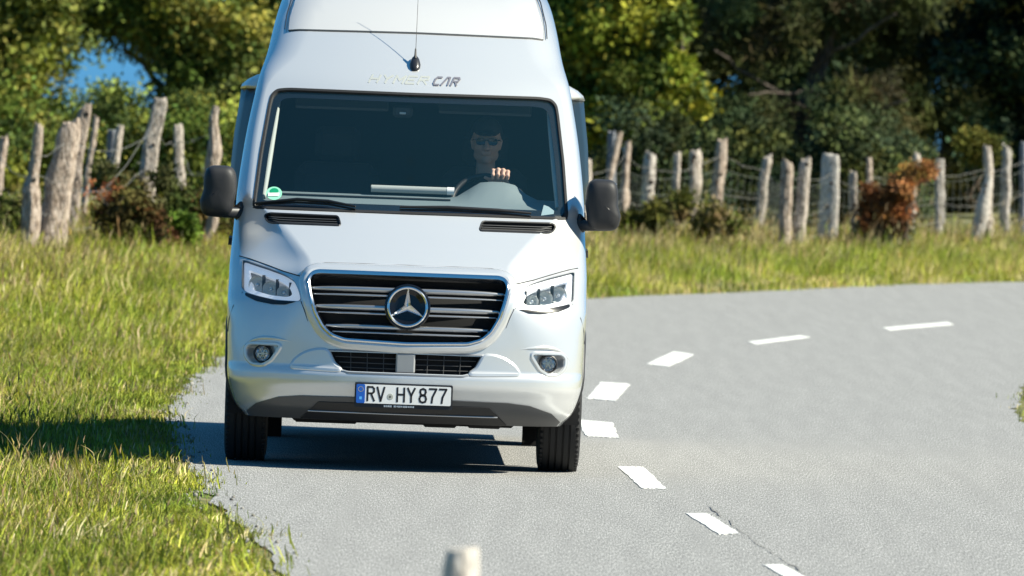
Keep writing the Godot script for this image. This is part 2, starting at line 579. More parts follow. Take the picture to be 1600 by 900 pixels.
func skin_z(x: float, y: float) -> float:
	return outline(absf(s_of(x, y)), y).y

func skin_n(x: float, y: float) -> Vector3:
	var w := vrow(y)[1] - 0.004
	var xx := clampf(x, -w, w)
	var e := 0.003
	var dx := (skin_z(xx + e, y) - skin_z(xx - e, y)) / (2.0 * e)
	var dy := (skin_z(xx, y + e) - skin_z(xx, y - e)) / (2.0 * e)
	return Vector3(-dx, -dy, 1.0).normalized()

func on_skin(x: float, y: float, off := 0.0) -> Vector3:
	return Vector3(x, y, skin_z(x, y)) + skin_n(x, y) * off

func on_flank(z: float, y: float, side: float, off := 0.0) -> Vector3:
	var e := 0.005
	var w := vrow(y)[1]
	var nn := Vector3(1.0, -(vrow(y + e)[1] - vrow(y - e)[1]) / (2 * e), 0).normalized()
	return (Vector3(w, y, z) + nn * off) * Vector3(side, 1, 1)

func flank_n(y: float, side: float) -> Vector3:
	var e := 0.005
	return Vector3(side, -(vrow(y + e)[1] - vrow(y - e)[1]) / (2 * e), 0).normalized()

func mirrored(p: Array) -> Array:
	var o := []
	for q in p: o.append([-q[0], q[1]])
	o.reverse()
	return o

func poly(p: Array, m := 1.0) -> PackedVector2Array:
	var o := PackedVector2Array()
	for q in p: o.append(Vector2(q[0] * m, q[1]))
	if Geometry2D.is_polygon_clockwise(o): o.reverse()
	return o

func both(half: Array) -> PackedVector2Array:
	# a half outline from the top middle round to the bottom middle, made whole
	var o := []
	for q in half: o.append(q)
	for i in range(half.size() - 1, -1, -1):
		if half[i][0] > 0.0001: o.append([-half[i][0], half[i][1]])
	return poly(o)

func rounded(p: PackedVector2Array, r: float) -> PackedVector2Array:
	var o := PackedVector2Array()
	var k := p.size()
	for i in k:
		var a := p[(i + k - 1) % k]
		var b := p[i]
		var c := p[(i + 1) % k]
		var rr := minf(r, minf(a.distance_to(b), b.distance_to(c)) * 0.45)
		var s := b + (a - b).normalized() * rr
		var e := b + (c - b).normalized() * rr
		for q in 5:
			var t := q / 4.0
			o.append(s.lerp(b, t).lerp(b.lerp(e, t), t))
	return o

func dense(p: PackedVector2Array, step: float) -> PackedVector2Array:
	var o := PackedVector2Array()
	for i in p.size():
		var a := p[i]
		var b := p[(i + 1) % p.size()]
		var k := maxi(1, int(ceil(a.distance_to(b) / step)))
		for s in k: o.append(a.lerp(b, float(s) / k))
	return o

func bounds(p: PackedVector2Array) -> Rect2:
	var r := Rect2(p[0], Vector2.ZERO)
	for q in p: r = r.expand(q)
	return r

func patch(p: PackedVector2Array, off: float, thick := 0.0, step := 0.03, hole = null, mb: MB = null) -> MB:
	# a sheet that follows the van's front at a height above its skin, with an edge going down
	if mb == null: mb = MB.new()
	var r := bounds(p)
	var nx := maxi(1, int(ceil(r.size.x / step)))
	var ny := maxi(1, int(ceil(r.size.y / step)))
	for i in nx:
		for j in ny:
			var a := r.position + Vector2(r.size.x * i / nx, r.size.y * j / ny)
			var b := r.position + Vector2(r.size.x * (i + 1) / nx, r.size.y * (j + 1) / ny)
			var cell := PackedVector2Array([a, Vector2(b.x, a.y), b, Vector2(a.x, b.y)])
			for piece in Geometry2D.intersect_polygons(cell, p):
				var rest := [piece]
				if hole != null: rest = Geometry2D.clip_polygons(piece, hole)
				for q in rest:
					var t := Geometry2D.triangulate_polygon(q)
					var base := mb.v.size()
					for w in q: mb.vert(on_skin(w.x, w.y, off), skin_n(w.x, w.y))
					for k in range(0, t.size(), 3): mb.tri(base + t[k], base + t[k + 1], base + t[k + 2])
	if thick > 0.0:
		band(dense(p, step), [[0.0, off - thick], [0.0, off]], mb)
		if hole != null: band(dense(hole, step), [[0.0, off - thick], [0.0, off]], mb, -1.0)
	return mb

func band(loop: PackedVector2Array, prof: Array, mb: MB = null, turn := 1.0) -> MB:
	# strips round a loop on the skin: each profile point is [distance outwards in the sheet, height above the skin]
	if mb == null: mb = MB.new()
	var k := loop.size()
	var o := PackedVector2Array()
	for i in k:
		var a := (loop[(i + 1) % k] - loop[i]).normalized()
		var b := (loop[i] - loop[(i + k - 1) % k]).normalized()
		var nn := (Vector2(a.y, -a.x) + Vector2(b.y, -b.x))
		o.append(nn.normalized() / maxf(0.6, nn.length() / 2.0))
	for s in prof.size() - 1:
		var d := Vector2(prof[s + 1][0] - prof[s][0], prof[s + 1][1] - prof[s][1]).normalized() * turn
		var base := mb.v.size()
		for i in k:
			for e in 2:
				var q: Vector2 = loop[i] + o[i] * float(prof[s + e][0])
				var sn := skin_n(q.x, q.y)
				var o3 := Vector3(o[i].x, o[i].y, 0)
				o3 = (o3 - sn * o3.dot(sn)).normalized()
				mb.vert(Vector3(q.x, q.y, skin_z(q.x, q.y)) + sn * float(prof[s + e][1]), o3 * d.y - sn * d.x)
		for i in k:
			var i2 := (i + 1) % k
			mb.quad(base + i * 2, base + i * 2 + 1, base + i2 * 2 + 1, base + i2 * 2)
	return mb

func flank_patch(p: PackedVector2Array, side: float, off: float, thick := 0.012) -> MB:
	# p in (z, y)
	var mb := MB.new()
	var r := bounds(p)
	var nx := maxi(1, int(ceil(r.size.x / 0.4)))
	var ny := maxi(1, int(ceil(r.size.y / 0.05)))
	for i in nx:
		for j in ny:
			var a := r.position + Vector2(r.size.x * i / nx, r.size.y * j / ny)
			var b := r.position + Vector2(r.size.x * (i + 1) / nx, r.size.y * (j + 1) / ny)
			for q in Geometry2D.intersect_polygons(PackedVector2Array([a, Vector2(b.x, a.y), b, Vector2(a.x, b.y)]), p):
				var t := Geometry2D.triangulate_polygon(q)
				var base := mb.v.size()
				for w in q: mb.vert(on_flank(w.x, w.y, side, off), flank_n(w.y, side))
				for k in range(0, t.size(), 3): mb.tri(base + t[k], base + t[k + 1], base + t[k + 2])
	var c := r.get_center()
	for i in p.size():
		var a := p[i]
		var b := p[(i + 1) % p.size()]
		var m := (a + b) / 2.0 - c
		mb.flat4(on_flank(a.x, a.y, side, off), on_flank(b.x, b.y, side, off), on_flank(b.x, b.y, side, off - thick), on_flank(a.x, a.y, side, off - thick), Vector3(0, m.y, m.x))
	return mb

# outlines on the front, metres: x from the middle, y from the road (right half; the other side is the mirror image)
const GLASS := [[0.0, 2.054], [0.70, 2.058], [0.765, 2.05], [0.795, 2.02], [0.805, 1.97], [0.84, 1.70], [0.862, 1.44], [0.862, 1.394], [0.0, 1.394]]
const GRILLE := [[0.0, 1.056], [0.487, 1.056], [0.518, 1.046], [0.534, 1.015], [0.520, 0.945], [0.49, 0.85], [0.447, 0.775], [0.40, 0.735], [0.33, 0.713], [0.0, 0.702]]
const LAMP := [[0.906, 1.108], [0.882, 1.105], [0.763, 1.074], [0.67, 1.043], [0.617, 1.012], [0.590, 0.96], [0.576, 0.908], [0.62, 0.906], [0.71, 0.908], [0.80, 0.922], [0.868, 0.938], [0.902, 0.957]]
const LENS := [[0.882, 1.070], [0.792, 1.043], [0.69, 1.012], [0.648, 0.982], [0.630, 0.945], [0.658, 0.932], [0.752, 0.940], [0.848, 0.962]]
const LAMP_SILL := [[0.88, 0.936], [0.80, 0.919], [0.71, 0.904], [0.60, 0.903], [0.66, 0.884], [0.73, 0.882], [0.82, 0.895], [0.88, 0.920]]
const INTAKE := [[0.0, 0.645], [0.42, 0.642], [0.378, 0.572], [0.345, 0.550], [0.31, 0.541], [0.0, 0.541]]
const FOG := [[0.858, 0.645], [0.838, 0.660], [0.685, 0.661], [0.735, 0.585], [0.775, 0.562], [0.828, 0.566], [0.858, 0.600]]
const VENT := [[0.397, 1.364], [0.77, 1.366], [0.797, 1.355], [0.782, 1.328], [0.76, 1.319], [0.382, 1.320]]
const DOOR_GLASS := [[-0.22, 1.44], [-0.44, 1.66], [-0.71, 1.96], [-1.08, 1.96], [-1.12, 1.44]]
const HORN := [[0.62, 0.552], [0.585, 0.60], [0.535, 0.632], [0.48, 0.648], [0.425, 0.649], [0.385, 0.572], [0.345, 0.545], [0.40, 0.545]]

func van_shell(paint: Material) -> void:
	var holes := [both(GLASS), both(GRILLE), poly(LAMP), both(INTAKE), poly(FOG), poly(VENT)]
	var cut := []
	var boxes := []
	for h in holes:
		var d := dense(rounded(h, 0.012), 0.02)
		var o := PackedVector2Array()
		for q in d: o.append(Vector2(s_of(q.x, q.y), q.y))
		cut.append(o)
	for a in [ARCH_FRONT, ARCH_REAR]:
		var o := PackedVector2Array()
		for i in 64:
			var t := TAU * i / 64
			var p := Vector2(a.x + cos(t) * 0.42, a.y + sin(t) * 0.42)
			o.append(Vector2(s_of_z(p.x, clampf(p.y, 0.27, 2.7)), p.y))
		cut.append(o)
	var win := PackedVector2Array()
	for q in dense(rounded(poly(DOOR_GLASS), 0.04), 0.05): win.append(Vector2(s_of_z(q.x, q.y), q.y))
	cut.append(win)
	for c in cut: boxes.append(bounds(c))
	var ss := []
	for i in 23: ss.append(i / 22.0)
	for i in range(1, 15): ss.append(1.0 + i / 14.0)
	for i in range(1, 31): ss.append(2.0 + i / 30.0)
	var ys := []
	var y := 0.27
	while y < 2.78:
		ys.append(y)
		y += 0.02 if y < 1.45 else 0.035
	ys.append(2.78)
	var place := func(s: float, yy: float) -> Vector3:
		var o := outline(absf(s), yy)
		return Vector3(o.x, yy, o.y)
	var norm := func(s: float, yy: float) -> Vector3:
		var e := 0.002
		var s0 := maxf(s - e, 0.0)
		var ds: Vector3 = place.call(minf(s + e, 3.0), yy) - place.call(s0, yy)
		if s < e: ds = Vector3(1, 0, 0)
		var dy: Vector3 = place.call(s, minf(yy + e, 2.78)) - place.call(s, maxf(yy - e, 0.27))
		return ds.cross(dy)
	for side in [1.0, -1.0]:
		var flip := Vector3(side, 1, 1)
		var mb := MB.new()
		var known := {}
		for j in ys.size() - 1:
			for i in ss.size() - 1:
				var cell := PackedVector2Array([Vector2(ss[i], ys[j]), Vector2(ss[i + 1], ys[j]), Vector2(ss[i + 1], ys[j + 1]), Vector2(ss[i], ys[j + 1])])
				var r := Rect2(cell[0], cell[2] - cell[0])
				var pieces := [cell]
				var touched := false
				for h in cut.size():
					if not boxes[h].grow(0.001).intersects(r): continue
					touched = true
					var next := []
					for q in pieces: next.append_array(Geometry2D.clip_polygons(q, cut[h]))
					pieces = next
				if not touched or pieces.size() == 1 and pieces[0].size() == 4:
					var ids := []
					for q in pieces[0]:
						var key := Vector2i(int(round(q.x * 10000)), int(round(q.y * 10000)))
						if not known.has(key): known[key] = mb.vert(place.call(q.x, q.y) * flip, norm.call(q.x, q.y) * flip)
						ids.append(known[key])
					mb.quad(ids[0], ids[1], ids[2], ids[3])
					continue
				for q in pieces:
					if q.size() < 3: continue
					var t := Geometry2D.triangulate_polygon(q)
					var base := mb.v.size()
					for w in q: mb.vert(place.call(w.x, w.y) * flip, norm.call(w.x, w.y) * flip)
					for k in range(0, t.size(), 3): mb.tri(base + t[k], base + t[k + 1], base + t[k + 2])
		# the roof from the rim to the middle, and half of the rear wall
		var top := []
		for s in ss: top.append(place.call(s, 2.78) * flip)
		for i in top.size() - 1:
			var a: Vector3 = top[i]
			var b: Vector3 = top[i + 1]
			mb.flat4(a, b, Vector3(0, 2.80, b.z), Vector3(0, 2.80, a.z), Vector3.UP)
		for j in ys.size() - 1:
			var a: Vector3 = place.call(3.0, ys[j]) * flip
			var b: Vector3 = place.call(3.0, ys[j + 1]) * flip
			mb.flat4(a, b, Vector3(0, b.y, REAR), Vector3(0, a.y, REAR), Vector3(0, 0, -1))
		obj("body_shell", mb, paint, van)

func wheel(called: String, x: float, z: float) -> void:
	var w := Node3D.new()
	w.name = called
	van.add_child(w, true)
	fixname(w, called)
	var side := signf(x)
	w.position = Vector3(x, 0.358, z)
	var xf := Transform3D(Basis(Vector3(0, 0, 1), -PI / 2.0 * side), Vector3.ZERO)
	var mb := MB.new()
	var prof := [[0.205, -0.095], [0.23, -0.108], [0.28, -0.117], [0.32, -0.113], [0.345, -0.100], [0.354, -0.086]]
	for g in [-0.055, -0.019, 0.019, 0.055]:
		prof.append([0.358, g - 0.006]); prof.append([0.358, g - 0.006]); prof.append([0.348, g - 0.004]); prof.append([0.348, g + 0.004]); prof.append([0.358, g + 0.006])
	prof.append_array([[0.354, 0.086], [0.345, 0.100], [0.32, 0.113], [0.28, 0.117], [0.23, 0.108], [0.205, 0.095]])
	lathe(mb, prof, xf, 56)
	# shoulder blocks
	for i in 60:
		var t := TAU * i / 60
		for s in [-1.0, 1.0]:
			rbox(mb, Transform3D(Basis(Vector3(1, 0, 0), t), Vector3(s * 0.0985, cos(t) * 0.347, sin(t) * 0.347)), Vector3(0.016, 0.014, 0.022), 0.003)
	var rubber := mat("tyre_rubber", lin(0.012, 0.012, 0.013), 0.75)
	obj("tyre", mb, rubber, w)
	mb = MB.new()
	lathe(mb, [[0.0, 0.03], [0.05, 0.045], [0.075, 0.04], [0.10, 0.01], [0.16, 0.025], [0.185, 0.05], [0.205, 0.095], [0.212, 0.095], [0.205, 0.03], [0.20, -0.09], [0.0, -0.05]], xf, 40)
	for i in 6:
		var t := TAU * i / 6
		rbox(mb, Transform3D(Basis(Vector3(1, 0, 0), t), Vector3(side * 0.035, cos(t) * 0.055, sin(t) * 0.055)), Vector3(0.03, 0.016, 0.016), 0.004)
	obj("rim", mb, mat("alloy", lin(0.45, 0.46, 0.47), 0.35, 0.8), w)

func stroke_text(strokes: Array, origin: Vector2, size: Vector2, slant: float, off: float, width: float, mb: MB) -> void:
	# letters as thin raised bars that follow the skin; strokes in a unit box
	for s in strokes:
		for i in s.size() - 1:
			var a := Vector2(s[i][0] + s[i][1] * slant, s[i][1]) * size + origin
			var b := Vector2(s[i + 1][0] + s[i + 1][1] * slant, s[i + 1][1]) * size + origin
			var d := (b - a).normalized()
			var p := Vector2(-d.y, d.x) * width / 2.0
			var q := [a + p - d * width * 0.4, b + p + d * width * 0.4, b - p + d * width * 0.4, a - p - d * width * 0.4]
			var v3 := []
			for w in q: v3.append(on_skin(w.x, w.y, off))
			mb.flat4(v3[0], v3[1], v3[2], v3[3], Vector3(0, 0.7, 0.7))

func build_van() -> void:
	van = thing("camper_van", "silver high-roof camper van driving round the bend with dark windscreen", "van", Vector3(-0.5755, 0, -43.44))
	van.rotation.y = deg_to_rad(1.0)
	var paint := mat("silver_paint", lin(0.68, 0.685, 0.685), 0.27, 0.48)
	paint.clearcoat_enabled = true; paint.clearcoat = 1.0; paint.clearcoat_roughness = 0.04
	var white := mat("roof_paint", lin(0.50, 0.50, 0.50), 0.35, 0.1)
	white.clearcoat_enabled = true; white.clearcoat = 0.6; white.clearcoat_roughness = 0.08
	var black := mat("black_plastic", lin(0.014, 0.014, 0.016), 0.5)
	var grey := mat("grey_plastic", lin(0.055, 0.055, 0.057), 0.55)
	var void_ := mat("dark_cavity", lin(0.006, 0.006, 0.007), 0.9)
	var chrome := mat("chrome", lin(0.72, 0.73, 0.75), 0.14, 1.0)
	var satin := mat("satin_chrome", lin(0.52, 0.52, 0.53), 0.32, 0.9)
	var seal := mat("rubber_seal", lin(0.01, 0.01, 0.011), 0.7)
	var glass := mat("pane_glass", Color(0.22, 0.37, 0.39, 0.065), 0.02)
	glass.transparency = BaseMaterial3D.TRANSPARENCY_ALPHA
	glass.metallic_specular = 0.62
	var tinted := mat("tinted_glass", lin(0.012, 0.03, 0.045), 0.06)
	tinted.metallic_specular = 0.7
	van_shell(paint)
	# windscreen
	var ws := both(GLASS)
	obj("windscreen", patch(ws, -0.006, 0.0, 0.05), glass, van)
	var inner := PackedVector2Array()
	for q in dense(rounded(ws, 0.03), 0.05):
		var cx := clampf(q.x, -0.80 + 0.055, 0.80 - 0.055) if q.y > 1.9 else clampf(q.x, -0.862 + 0.05, 0.862 - 0.05)
		inner.append(Vector2(clampf(q.x, -1, 1) * (0.948 if absf(q.x) > 0.3 else 1.0), lerpf(1.446, 2.018, clampf((q.y - 1.394) / 0.664, 0, 1))))
	obj("windscreen_border", patch(ws, -0.012, 0.0, 0.04, inner), mat("black_frit", lin(0.008, 0.009, 0.012), 0.25), van)
	obj("windscreen_seal", band(dense(rounded(ws, 0.03), 0.03), [[-0.012, -0.012], [-0.008, 0.003], [0.004, 0.004], [0.008, -0.006]]), seal, van)
	# grille
	var gr := rounded(both(GRILLE), 0.02)
	var grd := dense(gr, 0.02)
	obj("grille_cavity", patch(gr, -0.075, 0.0, 0.06), void_, van)
	obj("grille_liner", band(grd, [[0.0, -0.08], [0.0, 0.002]], null, -1.0), void_, van)
	obj("grille_rim", band(grd, [[-0.006, -0.02], [-0.004, 0.016], [0.004, 0.022], [0.012, 0.019], [0.015, 0.004]]), chrome, van)
	var outer := dense(Geometry2D.offset_polygon(gr, 0.014, Geometry2D.JOIN_ROUND)[0], 0.02)
	obj("grille_surround", band(outer, [[0.0, 0.0], [0.0, 0.015], [0.010, 0.017], [0.030, 0.013], [0.040, 0.008], [0.044, -0.004]]), paint, van)
	for row in [[0.990, 0.027, 0.522], [0.957, 0.012, 0.514], [0.888, 0.028, 0.498], [0.855, 0.012, 0.486], [0.784, 0.024, 0.442], [0.752, 0.011, 0.405]]:
		var rings := []
		for i in 41:
			var t := i / 20.0 - 1.0
			var x: float = t * row[2]
			var th: float = row[1] * (1.0 - 0.45 * pow(absf(t), 6.0)) / 2.0
			var dp := -0.016 - 0.012 * pow(absf(t), 4.0)
			var c := on_skin(x, row[0], dp)
			rings.append(PackedVector3Array([c + Vector3(0, th, -0.012), c + Vector3(0, th * 0.9, 0.0), c + Vector3(0, th * 0.2, 0.007), c + Vector3(0, -th, 0.004), c + Vector3(0, -th, -0.02)]))
		var mb0 := MB.new()
		loft(mb0, rings)
		obj("slat", mb0, satin, van)
	var mb := MB.new()
	# emblem
	var em := Node3D.new()
	em.name = "emblem"
	van.add_child(em, true)
	em.position = on_skin(0.0, 0.896, 0.004)
	em.rotation.x = -0.10
	var face := Transform3D(Basis(Vector3(1, 0, 0), PI / 2), Vector3.ZERO)
	mb = MB.new()
	lathe(mb, [[0.124, -0.03], [0.124, 0.0], [0.118, 0.006], [0.092, 0.004], [0.07, -0.003], [0.0, -0.006]], face, 56)
	obj("emblem_dish", mb, mat("gloss_black", lin(0.006, 0.006, 0.008), 0.12), em)
	mb = MB.new()
	lathe(mb, [[0.112, 0.0], [0.110, 0.012], [0.104, 0.018], [0.097, 0.014], [0.094, 0.004]], face, 64)
	obj("emblem_ring", mb, chrome, em)
	mb = MB.new()
	for i in 3:
		var t := PI / 2 + TAU * i / 3
		var tip := Vector3(cos(t), sin(t), 0) * 0.101 + Vector3(0, 0, 0.008)
		var apex := Vector3(0, 0, 0.022)
		for s in [-1.0, 1.0]:
			var v := Vector3(cos(t + s * PI / 3), sin(t + s * PI / 3), 0) * 0.021 + Vector3(0, 0, 0.004)
			var sidev := Vector3(cos(t + s * PI / 2), sin(t + s * PI / 2), 0) * 0.002
			mb.flat4(tip, apex, v, tip + sidev - Vector3(0, 0, 0.004), Vector3(cos(t + s * PI / 2), sin(t + s * PI / 2), 0.9))
	obj("emblem_star", mb, chrome, em)
	# lower intake
	var ik := both(INTAKE)
	obj("intake_cavity", patch(ik, -0.06, 0.0, 0.06), void_, van)
	obj("intake_rim", band(dense(rounded(ik, 0.01), 0.02), [[0.0, -0.065], [0.0, -0.004], [0.006, 0.004], [0.014, 0.0]], null, -1.0), mat("intake_trim", lin(0.30, 0.31, 0.33), 0.35, 0.4), van)
	for y in [0.617, 0.588, 0.562]:
		mb = MB.new()
		var ln: float = 0.40 - (0.64 - y) * 0.75
		var pts := []
		for i in 21: pts.append(on_skin(lerpf(-ln, ln, i / 20.0), y, -0.022))
		var rr := []
		for i in 21: rr.append(0.0028)
		tube(mb, pts, rr, 5)
		obj("intake_bar", mb, grey, van)
	for x in [-0.30, -0.21, -0.12, 0.12, 0.21, 0.30]:
		mb = MB.new()
		tube(mb, [on_skin(x, 0.645, -0.024), on_skin(x * 0.985, 0.545, -0.024)], [0.0022, 0.0022], 5)
		obj("intake_bar", mb, grey, van)
	mb = MB.new()
	rbox(mb, Transform3D(Basis(Vector3(1, 0, 0), 0.06), on_skin(0.0, 0.594, -0.012)), Vector3(0.104, 0.108, 0.03), 0.008)
	obj("sensor_cover", mb, mat("sensor_grey", lin(0.36, 0.37, 0.38), 0.4, 0.3), van)
	for s in [1.0, -1.0]:
		build_van_side(s, paint, white, black, grey, void_, chrome, satin, seal, glass, tinted)
	# lower skirt
	var skirt := both([[0.0, 0.402], [0.30, 0.402], [0.56, 0.398], [0.68, 0.385], [0.80, 0.345], [0.85, 0.30], [0.83, 0.274], [0.0, 0.274]])
	obj("bumper_skirt", patch(skirt, 0.006, 0.02, 0.03), mat("skirt_grey", lin(0.085, 0.085, 0.087), 0.32, 0.2), van)
	var pan := both([[0.0, 0.375], [0.46, 0.372], [0.555, 0.28], [0.0, 0.277]])
	obj("skirt_insert", patch(pan, 0.011, 0.02, 0.03), black, van)
	mb = MB.new()
	var lp := []
	var lr := []
	for i in 25:
		lp.append(on_skin(lerpf(-0.515, 0.505, i / 24.0), 0.325, 0.013)); lr.append(0.0045)
	tube(mb, lp, lr, 6)
	obj("skirt_trim", mb, satin, van)
	# number plate
	build_plate()
	# roof: upper bed shell, its seam, aerial, lettering
	var bed := both([[0.0, 2.398], [0.66, 2.393], [0.715, 2.388], [0.712, 2.46], [0.672, 2.62], [0.60, 2.72], [0.50, 2.772], [0.0, 2.778]])
	obj("roof_bed_seam", patch(Geometry2D.offset_polygon(bed, 0.004)[0], 0.003, 0.006, 0.05), mat("seam_dark", lin(0.06, 0.06, 0.065), 0.8), van)
	mb = patch(bed, 0.008, 0.008, 0.05)
	obj("roof_bed", mb, white, van)
	for s in [-1.0, 1.0]:
		mb = MB.new()
		tube(mb, [on_skin(0.735 * s, 2.39, 0.01), on_skin(0.728 * s, 2.47, 0.012), on_skin(0.70 * s, 2.60, 0.012), on_skin(0.655 * s, 2.69, 0.012)], [0.003, 0.0035, 0.004, 0.006], 6)
		obj("roof_hinge", mb, black, van)
	mb = MB.new()
	var dirn := skin_n(0, 2.22)
	var up := Vector3(0, dirn.z, -dirn.y)
	var c0 := on_skin(0, 2.218, 0.0)
	var rings := []
	for r in [[-0.062, 0.004, 0.004], [-0.058, 0.018, 0.014], [-0.035, 0.028, 0.024], [0.0, 0.031, 0.032], [0.035, 0.025, 0.034], [0.058, 0.014, 0.026], [0.064, 0.004, 0.012]]:
		var ring := PackedVector3Array()
		for j in 16:
			var t := TAU * j / 16
			ring.append(c0 + up * float(r[0]) + Vector3(1, 0, 0) * float(r[1]) * cos(t) + dirn * float(r[2]) * sin(t))
		rings.append(ring)
	loft(mb, rings)
	obj("aerial_base", mb, mat("aerial_plastic", lin(0.02, 0.02, 0.024), 0.3), van)
	mb = MB.new()
	var a0 := c0 + up * 0.02 + dirn * 0.03
	tube(mb, [a0, a0 + Vector3(0, 0.05, -0.026), a0 + Vector3(0.001, 0.06, -0.034), a0 + Vector3(0.006, 0.52, -0.30)], [0.008, 0.005, 0.0018, 0.0010], 6)
	obj("aerial_whip", mb, black, van)
	mb = MB.new()
	# "CAR" in open, slanted strokes
	stroke_text([[[0.9, 1.0], [0.25, 1.0], [0.0, 0.75], [0.0, 0.2], [0.2, 0.0], [0.9, 0.0]]], Vector2(0.103, 2.108), Vector2(0.034, 0.042), 0.55, 0.0045, 0.0092, mb)
	stroke_text([[[0.0, 0.0], [0.62, 1.0], [1.0, 1.0], [1.0, 0.0]]], Vector2(0.148, 2.108), Vector2(0.036, 0.042), 0.4, 0.0045, 0.0092, mb)
	stroke_text([[[0.0, 0.0], [0.0, 1.0]], [[0.0, 1.0], [0.85, 1.0], [1.0, 0.8], [0.85, 0.5], [0.3, 0.5]], [[0.45, 0.5], [0.9, 0.0]]], Vector2(0.202, 2.108), Vector2(0.034, 0.042), 0.55, 0.0045, 0.0092, mb)
	obj("roof_lettering", mb, mat("letter_grey", lin(0.14, 0.14, 0.17), 0.5), van)
	mb = MB.new()
	var ylet := {"H": [[[0, 0], [0, 1]], [[0.9, 0], [0.9, 1]], [[0, 0.5], [0.9, 0.5]]], "Y": [[[0, 1], [0.45, 0.5], [0.9, 1]], [[0.45, 0.5], [0.45, 0]]], "M": [[[0, 0], [0, 1], [0.5, 0.4], [1, 1], [1, 0]]], "E": [[[0.9, 1], [0, 1], [0, 0], [0.9, 0]], [[0, 0.5], [0.7, 0.5]]], "R": [[[0, 0], [0, 1], [0.85, 1], [0.9, 0.6], [0, 0.5]], [[0.4, 0.5], [0.9, 0]]]}
	var lx := -0.255
	for ch in "HYMER":
		stroke_text(ylet[ch], Vector2(lx, 2.112), Vector2(0.050, 0.040), 0.4, 0.0012, 0.010, mb)
		lx += 0.068
	obj("roof_lettering", mb, mat("letter_pale_yellow", lin(0.67, 0.665, 0.585), 0.3, 0.48), van)
	# wipers
	var wip := mat("wiper_black", lin(0.008, 0.008, 0.009), 0.45)
	for q in [[[-0.845, 1.415], [-0.62, 1.432], [-0.45, 1.428], [-0.30, 1.405]], [[-0.06, 1.412], [0.20, 1.418], [0.48, 1.412], [0.66, 1.402]]]:
		mb = MB.new()
		var pts := []
		var rad := []
		for i in q.size():
			pts.append(on_skin(q[i][0], q[i][1], 0.022)); rad.append(0.010 if i % 3 else 0.006)
		tube(mb, pts, rad, 7)
		var blade := []
		for i in q.size(): blade.append(on_skin(q[i][0], q[i][1] - 0.004, 0.007))
		tube(mb, blade, [0.005, 0.006, 0.006, 0.005], 5)
		obj("wiper", mb, wip, van)
	obj("cowl", patch(both([[0.0, 1.404], [0.86, 1.404], [0.866, 1.392], [0.0, 1.388]]), 0.002, 0.004, 0.04), black, van)
	# badge stuck in the lower corner of the windscreen: green ring, dark arch, white field
	var disc := func(cx: float, cy: float, rx: float, ry: float) -> PackedVector2Array:
		var o := PackedVector2Array()
		for i in 28: o.append(Vector2(cx + rx * cos(TAU * i / 28), cy + ry * sin(TAU * i / 28)))
		return o
	obj("windscreen_badge", patch(disc.call(-0.753, 1.479, 0.044, 0.036), -0.002, 0.0, 0.03), mat("badge_green", lin(0.30, 0.72, 0.50), 0.4), van)
	obj("windscreen_badge", patch(disc.call(-0.752, 1.490, 0.024, 0.016), 0.0, 0.0, 0.03), mat("badge_deep_green", lin(0.01, 0.30, 0.14), 0.4), van)
	obj("windscreen_badge", patch(poly([[-0.787, 1.478], [-0.722, 1.481], [-0.724, 1.463], [-0.784, 1.460]]), 0.001, 0.0, 0.03), mat("badge_white", lin(0.85, 0.85, 0.84), 0.4), van)
	obj("corner_sticker", patch(poly([[0.79, 1.428], [0.72, 1.417], [0.735, 1.475], [0.762, 1.466], [0.792, 1.445]]), -0.010, 0.0, 0.03), mat("pale_sticker", lin(0.24, 0.33, 0.36), 0.4), van)
	# wheels and what hangs under the floor
	for w in [[-0.86, 0.0], [0.86, 0.0], [-0.86, -3.665], [0.86, -3.665]]: wheel("wheel", w[0], w[1])
	box("floor_pan", Vector3(0, 0.42, -2.15), Vector3(1.5, 0.10, 5.3), void_, van)
	box("cross_member", Vector3(0, 0.285, 0.15), Vector3(1.25, 0.09, 0.30), void_, van, 0.03)
	box("rear_axle", Vector3(0, 0.33, -3.665), Vector3(1.5, 0.12, 0.12), void_, van, 0.04)
	box("waste_tank", Vector3(0.1, 0.335, -2.6), Vector3(0.7, 0.15, 0.8), void_, van, 0.04)
	box("spare_wheel_carrier", Vector3(-0.1, 0.34, -4.5), Vector3(0.6, 0.16, 0.5), void_, van, 0.05)
	box("rear_step", Vector3(0, 0.36, -4.93), Vector3(1.7, 0.09, 0.12), black, van, 0.03)
	for q in [[-0.42, 0.265, 0.36, 0.08], [-0.10, 0.27, 0.30, 0.07], [0.20, 0.262, 0.20, 0.08], [0.44, 0.27, 0.20, 0.09]]:
		box("splash_guard", Vector3(q[0], q[1] + 0.02, 0.52), Vector3(q[2], q[3], 0.25), void_, van, 0.02)
	for s in [-1.0, 1.0]:
		box("mud_flap", Vector3(0.80 * s, 0.26, -0.46), Vector3(0.26, 0.28, 0.02), void_, van, 0.005)
	# cab interior
	build_cab(black, void_)

